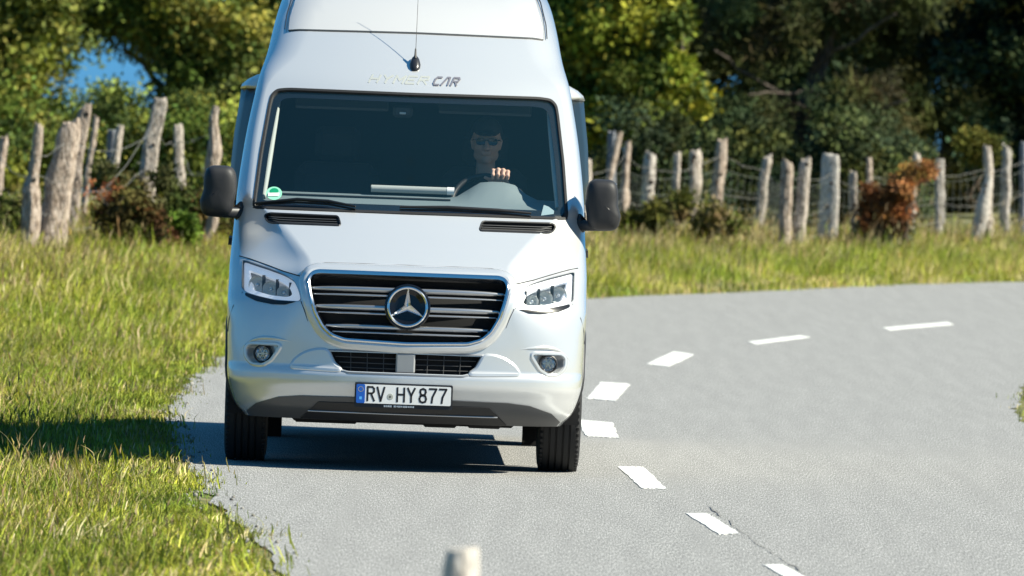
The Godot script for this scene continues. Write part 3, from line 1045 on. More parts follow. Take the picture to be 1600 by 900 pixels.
func build_van_side(s: float, paint: Material, white: Material, black: Material, grey: Material, void_: Material, chrome: Material, satin: Material, seal: Material, glass: Material, tinted: Material) -> void:
	var lamp := Node3D.new()
	lamp.name = "headlight"
	van.add_child(lamp, true)
	fixname(lamp, "headlight")
	var lo := rounded(poly(LAMP, s), 0.02)
	var li := rounded(poly(LENS, s), 0.015)
	var lod := dense(lo, 0.02)
	obj("lamp_bowl", patch(lo, -0.07, 0.0, 0.04), mat("lamp_grey", lin(0.5, 0.52, 0.52), 0.3, 0.3), lamp)
	obj("lamp_wall", band(lod, [[0.0, -0.075], [0.0, 0.0]], null, -1.0), black, lamp)
	var drl := mat("light_guide", lin(0.85, 0.86, 0.88), 0.25)
	drl.emission_enabled = true; drl.emission = Color(0.92, 0.95, 1.0); drl.emission_energy_multiplier = 0.16
	obj("light_band", patch(lo, -0.016, 0.02, 0.02, li), drl, lamp)
	for q in [[0.838, 1.005, 0.047], [0.762, 0.985, 0.043], [0.690, 0.968, 0.036]]:
		var mb := MB.new()
		var p := on_skin(q[0] * s, q[1], -0.04)
		lathe(mb, [[q[2], 0.022], [q[2] * 0.85, 0.002], [q[2] * 0.5, -0.016], [0.008, -0.022]], Transform3D(Basis(Vector3(0, 1, 0), s * 0.25) * Basis(Vector3(1, 0, 0), PI / 2), p), 24)
		obj("reflector", mb, mat("reflector_satin", lin(0.75, 0.77, 0.76), 0.25, 0.35), lamp)
		mb = MB.new()
		var bulb := SphereMesh.new()
		bulb.radius = 0.013; bulb.height = 0.026; bulb.radial_segments = 12; bulb.rings = 6
		var bo := obj("projector_lens", bulb, mat("projector_glass", lin(0.55, 0.58, 0.62), 0.05, 0.6), lamp)
		bo.position = p + Vector3(0, 0, 0.004)
		rbox(mb, Transform3D(Basis(Vector3(0, 1, 0), s * 0.5), on_skin((q[0] - 0.037) * s, q[1] + 0.01, -0.035)), Vector3(0.007, 0.085, 0.03), 0.002)
		obj("lamp_divider", mb, black, lamp)
	obj("lamp_cover", patch(lo, -0.002, 0.0, 0.03), glass, lamp)
	obj("lamp_gap", band(lod, [[0.0, -0.02], [0.003, 0.001], [0.006, -0.004]]), seal, lamp)
	obj("lamp_sill", patch(rounded(poly(LAMP_SILL, s), 0.01), 0.004, 0.01, 0.03), mat("sill_black", lin(0.012, 0.013, 0.016), 0.2), lamp)
	# fog lamp in its pocket
	var fog := Node3D.new()
	fog.name = "fog_lamp"
	van.add_child(fog, true)
	fixname(fog, "fog_lamp")
	var fo := rounded(poly(FOG, s), 0.02)
	obj("pocket_floor", patch(fo, -0.05, 0.0, 0.03), paint, fog)
	obj("pocket_wall", band(dense(fo, 0.02), [[-0.004, -0.052], [0.0, 0.0]], null, -1.0), paint, fog)
	obj("pocket_rim", band(dense(fo, 0.02), [[0.0, -0.004], [0.004, 0.006], [0.014, 0.006], [0.024, -0.002]]), paint, fog)
	var fc := on_skin(0.786 * s, 0.615, -0.03)
	var fx := Transform3D(Basis(Vector3(0, 1, 0), s * 0.22) * Basis(Vector3(1, 0, 0), PI / 2), fc)
	var mb := MB.new()
	lathe(mb, [[0.050, -0.03], [0.050, 0.022], [0.044, 0.026], [0.040, 0.020]], fx, 28)
	obj("lamp_ring", mb, black, fog)
	mb = MB.new()
	lathe(mb, [[0.040, 0.018], [0.030, 0.0], [0.012, -0.012], [0.0, -0.012]], fx, 24)
	for a in 3: rbox(mb, fx * Transform3D(Basis(Vector3(0, 1, 0), a * 1.05), Vector3(0, 0.008, 0)), Vector3(0.062, 0.012, 0.006), 0.001)
	obj("reflector", mb, chrome, fog)
	mb = MB.new()
	lathe(mb, [[0.041, 0.020], [0.025, 0.027], [0.0, 0.030]], fx, 24)
	obj("lamp_cover", mb, glass, fog)
	# bumper corner panels that flare to the intake
	var horn := rounded(poly(HORN, s), 0.02)
	obj("bumper_panel", patch(horn, 0.010, 0.0, 0.03), paint, van)
	obj("bumper_panel_edge", band(dense(horn, 0.02), [[0.0, 0.010], [0.010, 0.0045], [0.014, -0.003]]), paint, van)
	# brow over the fog lamp
	mb = MB.new()
	var bp := []
	var br := []
	for i in 15:
		var t := i / 14.0
		bp.append(on_skin(lerpf(0.62, 0.895, t) * s, 0.688 + 0.014 * sin(t * PI) - 0.06 * pow(t, 6.0), -0.003)); br.append(0.010 * sin(PI * clampf(t, 0.06, 0.94)) + 0.002)
	tube(mb, bp, br, 8)
	obj("bumper_brow", mb, paint, van)
	# bonnet vent
	var ve := rounded(poly(VENT, s), 0.012)
	obj("vent_floor", patch(ve, -0.035, 0.0, 0.05), void_, van)
	obj("vent_rim", band(dense(ve, 0.02), [[0.0, -0.04], [0.0, 0.002], [0.005, 0.004], [0.010, -0.002]], null, -1.0), black, van)
	for y in [1.331, 1.343, 1.355]:
		mb = MB.new()
		var pts := []
		var rad := []
		for i in 13:
			pts.append(on_skin(lerpf(0.39, 0.782, i / 12.0) * s, y, -0.010)); rad.append(0.0038)
		tube(mb, pts, rad, 5)
		obj("vent_slat", mb, grey, van)
	# bonnet shut line above the lamp
	mb = MB.new()
	var sp := []
	var sr := []
	for q in [[0.545, 1.035], [0.60, 1.043], [0.68, 1.062], [0.77, 1.090], [0.87, 1.119], [0.925, 1.130]]:
		sp.append(on_skin(q[0] * s, q[1], 0.0)); sr.append(0.0035)
	tube(mb, sp, sr, 5)
	obj("bonnet_gap", mb, seal, van)
	# joint between bumper and wing, and the bonnet's front edge above the grille
	mb = MB.new()
	tube(mb, [on_skin(0.895 * s, 0.940, 0.0), on_skin(0.945 * s, 0.86, 0.0), on_skin(0.966 * s, 0.79, 0.0), on_skin(0.971 * s, 0.72, 0.0)], [0.0028, 0.0028, 0.0028, 0.0028], 5)
	obj("bumper_gap", mb, seal, van)
	mb = MB.new()
	tube(mb, [on_skin(0.576 * s, 0.906, 0.0), on_skin(0.556 * s, 0.86, 0.0), on_skin(0.535 * s, 0.80, 0.0)], [0.003, 0.0026, 0.0015], 5)
	obj("bumper_gap", mb, seal, van)
	mb = MB.new()
	sp = []
	sr = []
	for q in [[0.0, 1.120], [0.25, 1.120], [0.45, 1.118], [0.52, 1.105], [0.565, 1.075], [0.585, 1.045]]:
		sp.append(on_skin(q[0] * s, q[1], -0.0006)); sr.append(0.0022)
	tube(mb, sp, sr, 5)
	obj("bonnet_gap", mb, mat("shut_line", lin(0.10, 0.10, 0.11), 0.7), van)
	# mirror
	var mir := Node3D.new()
	mir.name = "door_mirror"
	van.add_child(mir, true)
	fixname(mir, "door_mirror")
	mb = MB.new()
	var rings := []
	for q in [[-0.085, 0.80, 0.85], [-0.075, 0.95, 0.96], [-0.03, 1.0, 1.0], [0.0, 0.99, 0.995], [0.025, 0.965, 0.975], [0.045, 0.92, 0.94], [0.060, 0.84, 0.88], [0.070, 0.73, 0.80], [0.077, 0.56, 0.66], [0.081, 0.34, 0.44], [0.082, 0.10, 0.14]]:
		var ring := PackedVector3Array()
		for j in 40:
			var t := TAU * j / 40
			var cx := signf(cos(t)) * pow(absf(cos(t)), 0.52)
			var cy := signf(sin(t)) * pow(absf(sin(t)), 0.52)
			var xx: float = 0.092 * cx * q[1] + (0.012 if cy < 0 else -0.006) * (1.0 if cx > 0 else 0.5)
			ring.append(Vector3((1.056 + xx) * s, 1.478 + 0.142 * cy * q[2], 0.05 + q[0]))
		rings.append(ring)
	loft(mb, rings)
	obj("mirror_housing", mb, mat("mirror_plastic", lin(0.014, 0.014, 0.016), 0.6), mir)
	mb = MB.new()
	rings = []
	for q in [[0.90, 0.030, -0.02], [0.97, 0.030, 0.03], [1.02, 0.028, 0.05], [1.09, 0.026, 0.05]]:
		var ring := PackedVector3Array()
		for j in 12:
			var t := TAU * j / 12
			ring.append(Vector3(q[0] * s, 1.362 + q[1] * signf(sin(t)) * pow(absf(sin(t)), 0.6), q[2] + 0.035 * cos(t)))
		rings.append(ring)
	loft(mb, rings)
	obj("mirror_arm", mb, black, mir)
	box("mirror_foot", Vector3(0.935 * s, 1.365, -0.06), Vector3(0.07, 0.12, 0.18), black, mir, 0.03)
	mb = MB.new()
	rbox(mb, at(Vector3(1.056 * s, 1.49, -0.036)), Vector3(0.15, 0.22, 0.01), 0.003)
	obj("mirror_glass", mb, mat("mirror_silver", lin(0.8, 0.82, 0.84), 0.03, 1.0), mir)
	# flank: cab door glass, door gap, sleeping pod, side moulding, arch lips
	obj("door_window", flank_patch(rounded(poly(DOOR_GLASS), 0.04), s, -0.004, 0.0), glass, van)
	obj("door_gap", flank_patch(poly([[-1.20, 0.40], [-1.20, 2.02], [-1.215, 2.02], [-1.215, 0.40]]), s, 0.003, 0.004), seal, van)
	obj("door_gap", flank_patch(poly([[-0.16, 1.38], [-0.72, 2.03], [-0.735, 2.02], [-0.18, 1.38]]), s, 0.003, 0.004), seal, van)
	obj("cab_window_trim", flank_patch(poly([[-0.18, 1.40], [-0.22, 1.43], [-1.13, 1.43], [-1.13, 1.40]]), s, 0.008, 0.01), black, van)
	obj("door_handle", flank_patch(poly([[-0.86, 1.17], [-0.86, 1.21], [-1.06, 1.22], [-1.06, 1.18]]), s, 0.035, 0.04), black, van)
	obj("rear_side_window", flank_patch(poly([[-1.35, 1.43], [-1.35, 1.95], [-1.95, 1.95], [-1.95, 1.43]]), s, 0.006), tinted, van)
	mb = MB.new()
	rings = []
	# pod: a glazed bulge with a white cap on top
	for q in [[-2.15, 0.05], [-2.30, 0.70], [-2.55, 1.0], [-4.2, 1.0], [-4.45, 0.7], [-4.6, 0.05]]:
		var ring := PackedVector3Array()
		for p in [[1.43, 0.0], [1.46, 0.075], [1.60, 0.095], [1.80, 0.105], [1.98, 0.11], [2.06, 0.115], [2.06, -0.02], [1.43, -0.02]]:
			ring.append(Vector3((vrow(p[0])[1] + (p[1] * q[1] if p[1] > 0 else p[1])) * s, p[0], q[0]))
		rings.append(ring)
	loft(mb, rings)
	obj("pod_glazing", mb, mat("pod_blue_grey", lin(0.012, 0.02, 0.026), 0.35), van)
	mb = MB.new()
	rings = []
	for q in [[-2.13, 0.05], [-2.29, 0.72], [-2.55, 1.04], [-4.2, 1.04], [-4.46, 0.72], [-4.61, 0.05]]:
		var ring := PackedVector3Array()
		for p in [[2.062, 0.118], [2.09, 0.112], [2.12, 0.085], [2.145, 0.045], [2.16, 0.0], [2.16, -0.03], [2.062, -0.03]]:
			ring.append(Vector3((vrow(p[0])[1] + (p[1] * q[1] if p[1] > 0 else p[1])) * s, p[0], q[0]))
		rings.append(ring)
	loft(mb, rings)
	obj("pod_cap", mb, white, van)
	obj("side_moulding", flank_patch(poly([[-0.50, 0.56], [-0.50, 0.72], [-3.16, 0.72], [-3.16, 0.56]]), s, 0.018, 0.02), black, van)
	for a in [ARCH_FRONT, ARCH_REAR]:
		mb = MB.new()
		rings = []
		for i in 25:
			var t: float = lerpf(-0.15, PI + 0.15, i / 24.0)
			var ring := PackedVector3Array()
			for e in [[0.405, -0.02], [0.405, 0.008], [0.415, 0.014], [0.435, 0.010], [0.442, -0.008]]:
				var p := Vector2(a.x + cos(t) * e[0], a.y + sin(t) * e[0])
				var yy := clampf(p.y, 0.28, 2.7)
				var w := vrow(yy)[1]
				if p.x > 0.0: w = outline(s_of_z(p.x, yy), yy).x
				ring.append(Vector3((w + e[1]) * s, yy, p.x))
			rings.append(ring)
		loft(mb, rings)
		obj("arch_lip", mb, black, van)
		# wheel house
		mb = MB.new()
		rings = []
		for i in 17:
			var t: float = lerpf(-0.2, PI + 0.2, i / 16.0)
			rings.append(PackedVector3Array([Vector3(0.62 * s, maxf(a.y + sin(t) * 0.43, 0.27), a.x + cos(t) * 0.43), Vector3(0.955 * s, maxf(a.y + sin(t) * 0.43, 0.27), a.x + cos(t) * 0.43)]))
		loft(mb, rings, false, false, false)
		rbox(mb, at(Vector3(0.62 * s, 0.55, a.x)), Vector3(0.02, 0.56, 0.86), 0.004)
		obj("wheel_house", mb, void_, van)

func build_plate() -> void:
	var pl := Node3D.new()
	pl.name = "number_plate"
	van.add_child(pl, true)
	pl.position = Vector3(-0.004, 0.424, 0.998)
	pl.rotation.x = -0.03
	var white := mat("plate_white", lin(0.78, 0.78, 0.77), 0.4)
	var black := mat("plate_black", lin(0.012, 0.012, 0.015), 0.45)
	var sheet := func(w: float, h: float, z0: float, z1: float, cx := 0.0, cy := 0.0, r := 0.009) -> MB:
		var mb := MB.new()
		var o := rounded(PackedVector2Array([Vector2(cx - w / 2, cy - h / 2), Vector2(cx + w / 2, cy - h / 2), Vector2(cx + w / 2, cy + h / 2), Vector2(cx - w / 2, cy + h / 2)]), r)
		var a := PackedVector3Array()
		var b := PackedVector3Array()
		for q in o:
			a.append(Vector3(q.x, q.y, z0)); b.append(Vector3(q.x, q.y, z1))
		loft(mb, [a, b])
		return mb
	obj("plate_holder", sheet.call(0.528, 0.132, -0.03, 0.0, 0.0, -0.006), black, pl)
	obj("plate_border", sheet.call(0.520, 0.112, 0.001, 0.004), black, pl)
	obj("plate_face", sheet.call(0.510, 0.102, 0.002, 0.0055), white, pl)
	obj("plate_band", sheet.call(0.047, 0.102, 0.003, 0.0067, -0.2315), mat("plate_blue", lin(0.01, 0.10, 0.46), 0.4), pl)
	var mb := MB.new()
	for i in 12:
		var t := TAU * i / 12
		rbox(mb, at(Vector3(-0.2315 + cos(t) * 0.013, 0.024 + sin(t) * 0.013, 0.007)), Vector3(0.003, 0.003, 0.001), 0.0003)
	obj("star_ring", mb, mat("star_yellow", lin(0.7, 0.55, 0.05), 0.5), pl)
	obj("country_mark", sheet.call(0.014, 0.016, 0.0062, 0.0072, -0.2315, -0.024, 0.004), mat("mark_pale_blue", lin(0.10, 0.42, 0.85), 0.5), pl)
	# characters as strokes in a box one wide, one high
	var let := {
		"R": [[[0, 0], [0, 1], [0.7, 1], [0.95, 0.88], [0.95, 0.66], [0.7, 0.54], [0, 0.54]], [[0.5, 0.54], [1, 0]]], "V": [[[0, 1], [0.5, 0], [1, 1]]],
		"H": [[[0, 0], [0, 1]], [[1, 0], [1, 1]], [[0, 0.52], [1, 0.52]]], "Y": [[[0, 1], [0.5, 0.45], [1, 1]], [[0.5, 0.45], [0.5, 0]]],
		"8": [[[0.5, 1], [0.15, 0.92], [0.08, 0.76], [0.2, 0.58], [0.5, 0.53], [0.8, 0.58], [0.92, 0.76], [0.85, 0.92], [0.5, 1]], [[0.5, 0.53], [0.12, 0.44], [0, 0.26], [0.12, 0.06], [0.5, 0], [0.88, 0.06], [1, 0.26], [0.88, 0.44], [0.5, 0.53]]],
		"7": [[[0, 1], [1, 1], [0.45, 0.4], [0.36, 0]]]}
	for q in [["R", -0.194, 0.036], ["V", -0.142, 0.038], ["H", -0.034, 0.037], ["Y", 0.022, 0.038], ["8", 0.086, 0.036], ["7", 0.139, 0.037], ["7", 0.193, 0.037]]:
		mb = MB.new()
		for st in let[q[0]]:
			for i in st.size() - 1:
				var a := Vector3(q[1] + st[i][0] * q[2], -0.037 + st[i][1] * 0.074, 0.0064)
				var b := Vector3(q[1] + st[i + 1][0] * q[2], -0.037 + st[i + 1][1] * 0.074, 0.0064)
				var d := (b - a).normalized()
				var p := Vector3(-d.y, d.x, 0) * 0.0052
				a -= d * 0.0035; b += d * 0.0035
				mb.flat4(a + p, b + p, b - p, a - p, Vector3(0, 0, 1))
		obj("character", mb, black, pl)
	mb = MB.new()
	lathe(mb, [[0.0, 0.0006], [0.016, 0.0006], [0.017, 0.0]], Transform3D(Basis(Vector3(1, 0, 0), PI / 2), Vector3(-0.072, -0.012, 0.0058)), 20)
	obj("seal_sticker", mb, mat("seal_grey", lin(0.42, 0.43, 0.38), 0.5), pl)
	mb = MB.new()
	lathe(mb, [[0.0, 0.0012], [0.006, 0.0012], [0.007, 0.0]], Transform3D(Basis(Vector3(1, 0, 0), PI / 2), Vector3(-0.072, -0.012, 0.0058)), 14)
	obj("seal_sticker", mb, mat("seal_dark", lin(0.12, 0.12, 0.11), 0.5), pl)
	# the dealer's line under the plate, too small to read
	mb = MB.new()
	for q in [[-0.088, 0.010], [-0.076, 0.008], [-0.066, 0.009], [-0.055, 0.010], [-0.034, 0.012], [-0.020, 0.009], [-0.010, 0.010], [0.002, 0.012], [0.016, 0.010], [0.028, 0.011], [0.041, 0.010], [0.053, 0.012], [0.066, 0.009]]:
		rbox(mb, at(Vector3(q[0] - 0.012, -0.063, 0.0005)), Vector3(q[1], 0.010 if fmod(absf(q[0]) * 1000.0, 3.0) < 1.5 else 0.008, 0.002), 0.0005)
	obj("dealer_line", mb, white, pl)

func build_cab(black: Material, void_: Material) -> void:
	var trim := mat("cab_trim", lin(0.05, 0.054, 0.057), 0.7)
	var dark := mat("cab_dark", lin(0.012, 0.013, 0.015), 0.8)
	var mb := MB.new()
	var rings := []
	for i in 27:
		var x := lerpf(-0.83, 0.83, i / 26.0)
		var back := minf(0.0, skin_z(x, 1.42) - skin_z(0, 1.42)) * 0.75
		var hump := 0.095 * exp(-pow((x - 0.47) / 0.165, 4.0))
		var ring := PackedVector3Array()
		for p in [[0.17, 1.36], [0.10, 1.40], [0.02, 1.432], [-0.08, 1.452 + hump * 0.15], [-0.17, 1.478 + hump * 0.7], [-0.24, 1.488 + hump], [-0.30, 1.478 + hump], [-0.33, 1.44 + hump * 0.7], [-0.33, 1.30], [-0.30, 1.05], [0.15, 1.05]]:
			ring.append(Vector3(x, p[1], p[0] + back))
		rings.append(ring)
	loft(mb, rings)
	obj("dashboard", mb, mat("dash_grey", lin(0.14, 0.185, 0.20), 0.6), van)
	# long defroster slot and a line of trim
	for q in [[0.045, 1.427, 0.5], [-0.13, 1.470, 0.22]]:
		mb = MB.new()
		var pts := []
		var rad := []
		for i in 15:
			var x := lerpf(-0.72, q[2], i / 14.0)
			pts.append(Vector3(x, q[1] + 0.004, q[0] + minf(0.0, skin_z(x, 1.42) - skin_z(0, 1.42)) * 0.75)); rad.append(0.006)
		tube(mb, pts, rad, 5)
		obj("defroster_slot", mb, dark, van)
	# steering wheel
	var tilt := Basis(Vector3(1, 0, 0), deg_to_rad(90.0 - 32.0))
	mb = MB.new()
	var pts := []
	var rad := []
	for i in 41:
		var t := TAU * i / 40
		pts.append(Vector3(0.42, 1.452, -0.52) + tilt * Vector3(cos(t) * 0.19, 0, sin(t) * 0.19)); rad.append(0.015)
	tube(mb, pts, rad, 8, false)
	for a in [0.0, PI * 0.5, PI]:
		tube(mb, [Vector3(0.42, 1.445, -0.505), Vector3(0.42, 1.452, -0.52) + tilt * Vector3(cos(a) * 0.18, 0, sin(a) * 0.18)], [0.03, 0.014], 6)
	rbox(mb, Transform3D(tilt, Vector3(0.42, 1.445, -0.51)), Vector3(0.14, 0.05, 0.12), 0.02)
	obj("steering_wheel", mb, mat("wheel_leather", lin(0.02, 0.02, 0.022), 0.5), van)
	for x in [-0.42, 0.42]:
		mb = MB.new()
		rbox(mb, Transform3D(Basis(Vector3(1, 0, 0), 0.16), Vector3(x, 1.30, -1.36)), Vector3(0.48, 0.72, 0.14), 0.06)
		rbox(mb, at(Vector3(x, 0.86, -1.10)), Vector3(0.48, 0.16, 0.52), 0.06)
		rbox(mb, Transform3D(Basis(Vector3(1, 0, 0), 0.12), Vector3(x, 1.76, -1.44)), Vector3(0.26, 0.20, 0.09), 0.04)
		obj("seat", mb, mat("seat_cloth", lin(0.02, 0.021, 0.023), 0.9), van)
	box("cab_floor", Vector3(0, 0.60, -1.0), Vector3(1.7, 0.04, 2.4), dark, van)
	box("bulkhead", Vector3(0, 1.33, -2.10), Vector3(1.70, 1.5, 0.04), dark, van)
	box("head_lining", Vector3(0, 2.09, -1.45), Vector3(1.52, 0.03, 1.20), trim, van, 0.01)
	for s in [-1.0, 1.0]:
		mb = MB.new()
		mb.flat4(Vector3(0.91 * s, 0.6, 0.0), Vector3(0.91 * s, 0.6, -2.1), Vector3(0.91 * s, 1.42, -2.1), Vector3(0.91 * s, 1.42, -0.05), Vector3(-s, 0.1, 0))
		mb.flat4(Vector3(0.91 * s, 1.42, -1.15), Vector3(0.91 * s, 1.42, -2.1), Vector3(0.83 * s, 2.09, -2.1), Vector3(0.83 * s, 2.09, -1.15), Vector3(-s, 0.1, 0))
		obj("door_lining", mb, dark, van)
		mb = MB.new()
		tube(mb, [Vector3(0.812 * s, 1.45, 0.0), Vector3(0.795 * s, 1.62, -0.17), Vector3(0.765 * s, 1.88, -0.45), Vector3(0.75 * s, 1.99, -0.57)], [0.014, 0.018, 0.014, 0.008], 8)
		obj("pillar_trim", mb, mat("pillar_pale", lin(0.34, 0.38, 0.36), 0.7), van)
		box("sun_visor", Vector3(0.40 * s, 2.005, -0.66), Vector3(0.52, 0.14, 0.02), trim, van, 0.008, Vector3(-0.75, 0, 0))
	box("camera_box", Vector3(-0.06, 1.955, -0.50), Vector3(0.11, 0.07, 0.05), black, van, 0.015)
	box("camera_window", Vector3(-0.06, 1.945, -0.472), Vector3(0.035, 0.012, 0.004), mat("camera_pale", lin(0.5, 0.55, 0.56), 0.3), van, 0.002)
	# a pale roll lying on the dashboard
	var roll := thing("paper_roll", "pale paper roll lying along the dashboard behind the windscreen", "paper roll")
	roll.transform = van.transform * at(Vector3(0.005, 1.522, -0.235))
	mb = MB.new()
	lathe(mb, [[0.010, 0.226], [0.019, 0.226], [0.020, 0.222], [0.020, -0.222], [0.019, -0.226], [0.010, -0.226], [0.010, 0.226]], Transform3D(Basis(Vector3(0, 0, 1), PI / 2), Vector3.ZERO), 20)
	obj("sheet", mb, mat("paper_pale", lin(0.34, 0.37, 0.36), 0.7), roll)
	mb = MB.new()
	lathe(mb, [[0.0215, -0.02], [0.0215, 0.02]], Transform3D(Basis(Vector3(0, 0, 1), PI / 2), Vector3(0.215, 0, 0)), 20)
	obj("end_band", mb, mat("paper_white", lin(0.75, 0.78, 0.78), 0.6), roll)

# ------------------------------------------------------------------ the driver: one continuous body from a blended field
func capsule_d(p: Vector3, b: Array) -> float:
	var a: Vector3 = b[0]
	var ab: Vector3 = b[1] - a
	var t := clampf((p - a).dot(ab) / maxf(ab.length_squared(), 1e-9), 0.0, 1.0)
	return p.distance_to(a + ab * t) - lerpf(b[2], b[3], t)

func field_mesh(mb: MB, bones: Array, cell: float, blend: float, col: Color) -> void:
	var lo := Vector3.INF
	var hi := -Vector3.INF
	for b in bones:
		var r: float = maxf(b[2], b[3]) + cell * 2.0
		for e in 2:
			lo = lo.min(b[e] - Vector3.ONE * r); hi = hi.max(b[e] + Vector3.ONE * r)
	var nn := Vector3i(((hi - lo) / cell).ceil()) + Vector3i.ONE
	var f := PackedFloat32Array()
	f.resize(nn.x * nn.y * nn.z)
	f.fill(1.0)
	var near := PackedFloat32Array()
	near.resize(f.size())
	near.fill(0.0)
	# each bone only touches the cells close to it; the sum of exponentials is the smooth minimum
	for b in bones:
		var r: float = maxf(b[2], b[3]) + blend * 4.0 + cell * 2.0
		var a0 := Vector3i(((b[0].min(b[1]) - Vector3.ONE * r - lo) / cell).floor()).clamp(Vector3i.ZERO, nn - Vector3i.ONE)
		var a1 := Vector3i(((b[0].max(b[1]) + Vector3.ONE * r - lo) / cell).ceil()).clamp(Vector3i.ZERO, nn - Vector3i.ONE)
		for k in range(a0.z, a1.z + 1):
			for j in range(a0.y, a1.y + 1):
				for i in range(a0.x, a1.x + 1):
					near[(k * nn.y + j) * nn.x + i] += exp(-clampf(capsule_d(lo + Vector3(i, j, k) * cell, b) / blend, -12.0, 12.0))
	for q in f.size():
		if near[q] > 0.0: f[q] = -log(near[q]) * blend
		else: f[q] = blend * 8.0
	var at_cell := {}
	var base_tint := mb.tint
	mb.tint = col
	for k in nn.z - 1:
		for j in nn.y - 1:
			for i in nn.x - 1:
				var o := (k * nn.y + j) * nn.x + i
				var c := [f[o], f[o + 1], f[o + nn.x], f[o + nn.x + 1]]
				var o2 := o + nn.x * nn.y
				c.append_array([f[o2], f[o2 + 1], f[o2 + nn.x], f[o2 + nn.x + 1]])
				var inside := 0
				for q in c: inside += 1 if q < 0.0 else 0
				if inside == 0 or inside == 8: continue
				var s := Vector3.ZERO
				var cnt := 0
				for e in [[0, 1], [2, 3], [4, 5], [6, 7], [0, 2], [1, 3], [4, 6], [5, 7], [0, 4], [1, 5], [2, 6], [3, 7]]:
					var u: float = c[e[0]]
					var w: float = c[e[1]]
					if (u < 0.0) == (w < 0.0): continue
					var pa := Vector3(e[0] & 1, (e[0] >> 1) & 1, e[0] >> 2)
					var pb := Vector3(e[1] & 1, (e[1] >> 1) & 1, e[1] >> 2)
					s += pa.lerp(pb, u / (u - w)); cnt += 1
				var g := Vector3(c[1] + c[3] + c[5] + c[7] - c[0] - c[2] - c[4] - c[6], c[2] + c[3] + c[6] + c[7] - c[0] - c[1] - c[4] - c[5], c[4] + c[5] + c[6] + c[7] - c[0] - c[1] - c[2] - c[3])
				at_cell[o] = mb.vert(lo + (Vector3(i, j, k) + s / cnt) * cell, g)
	for k in range(1, nn.z - 1):
		for j in range(1, nn.y - 1):
			for i in range(1, nn.x - 1):
				var o := (k * nn.y + j) * nn.x + i
				for ax in 3:
					var st: int = [1, nn.x, nn.x * nn.y][ax]
					if (f[o] < 0.0) == (f[o + st] < 0.0): continue
					var s1: int = [nn.x, nn.x * nn.y, 1][ax]
					var s2: int = [nn.x * nn.y, 1, nn.x][ax]
					if at_cell.has(o) and at_cell.has(o - s1) and at_cell.has(o - s2) and at_cell.has(o - s1 - s2):
						mb.quad(at_cell[o], at_cell[o - s1], at_cell[o - s1 - s2], at_cell[o - s2])
	mb.tint = base_tint

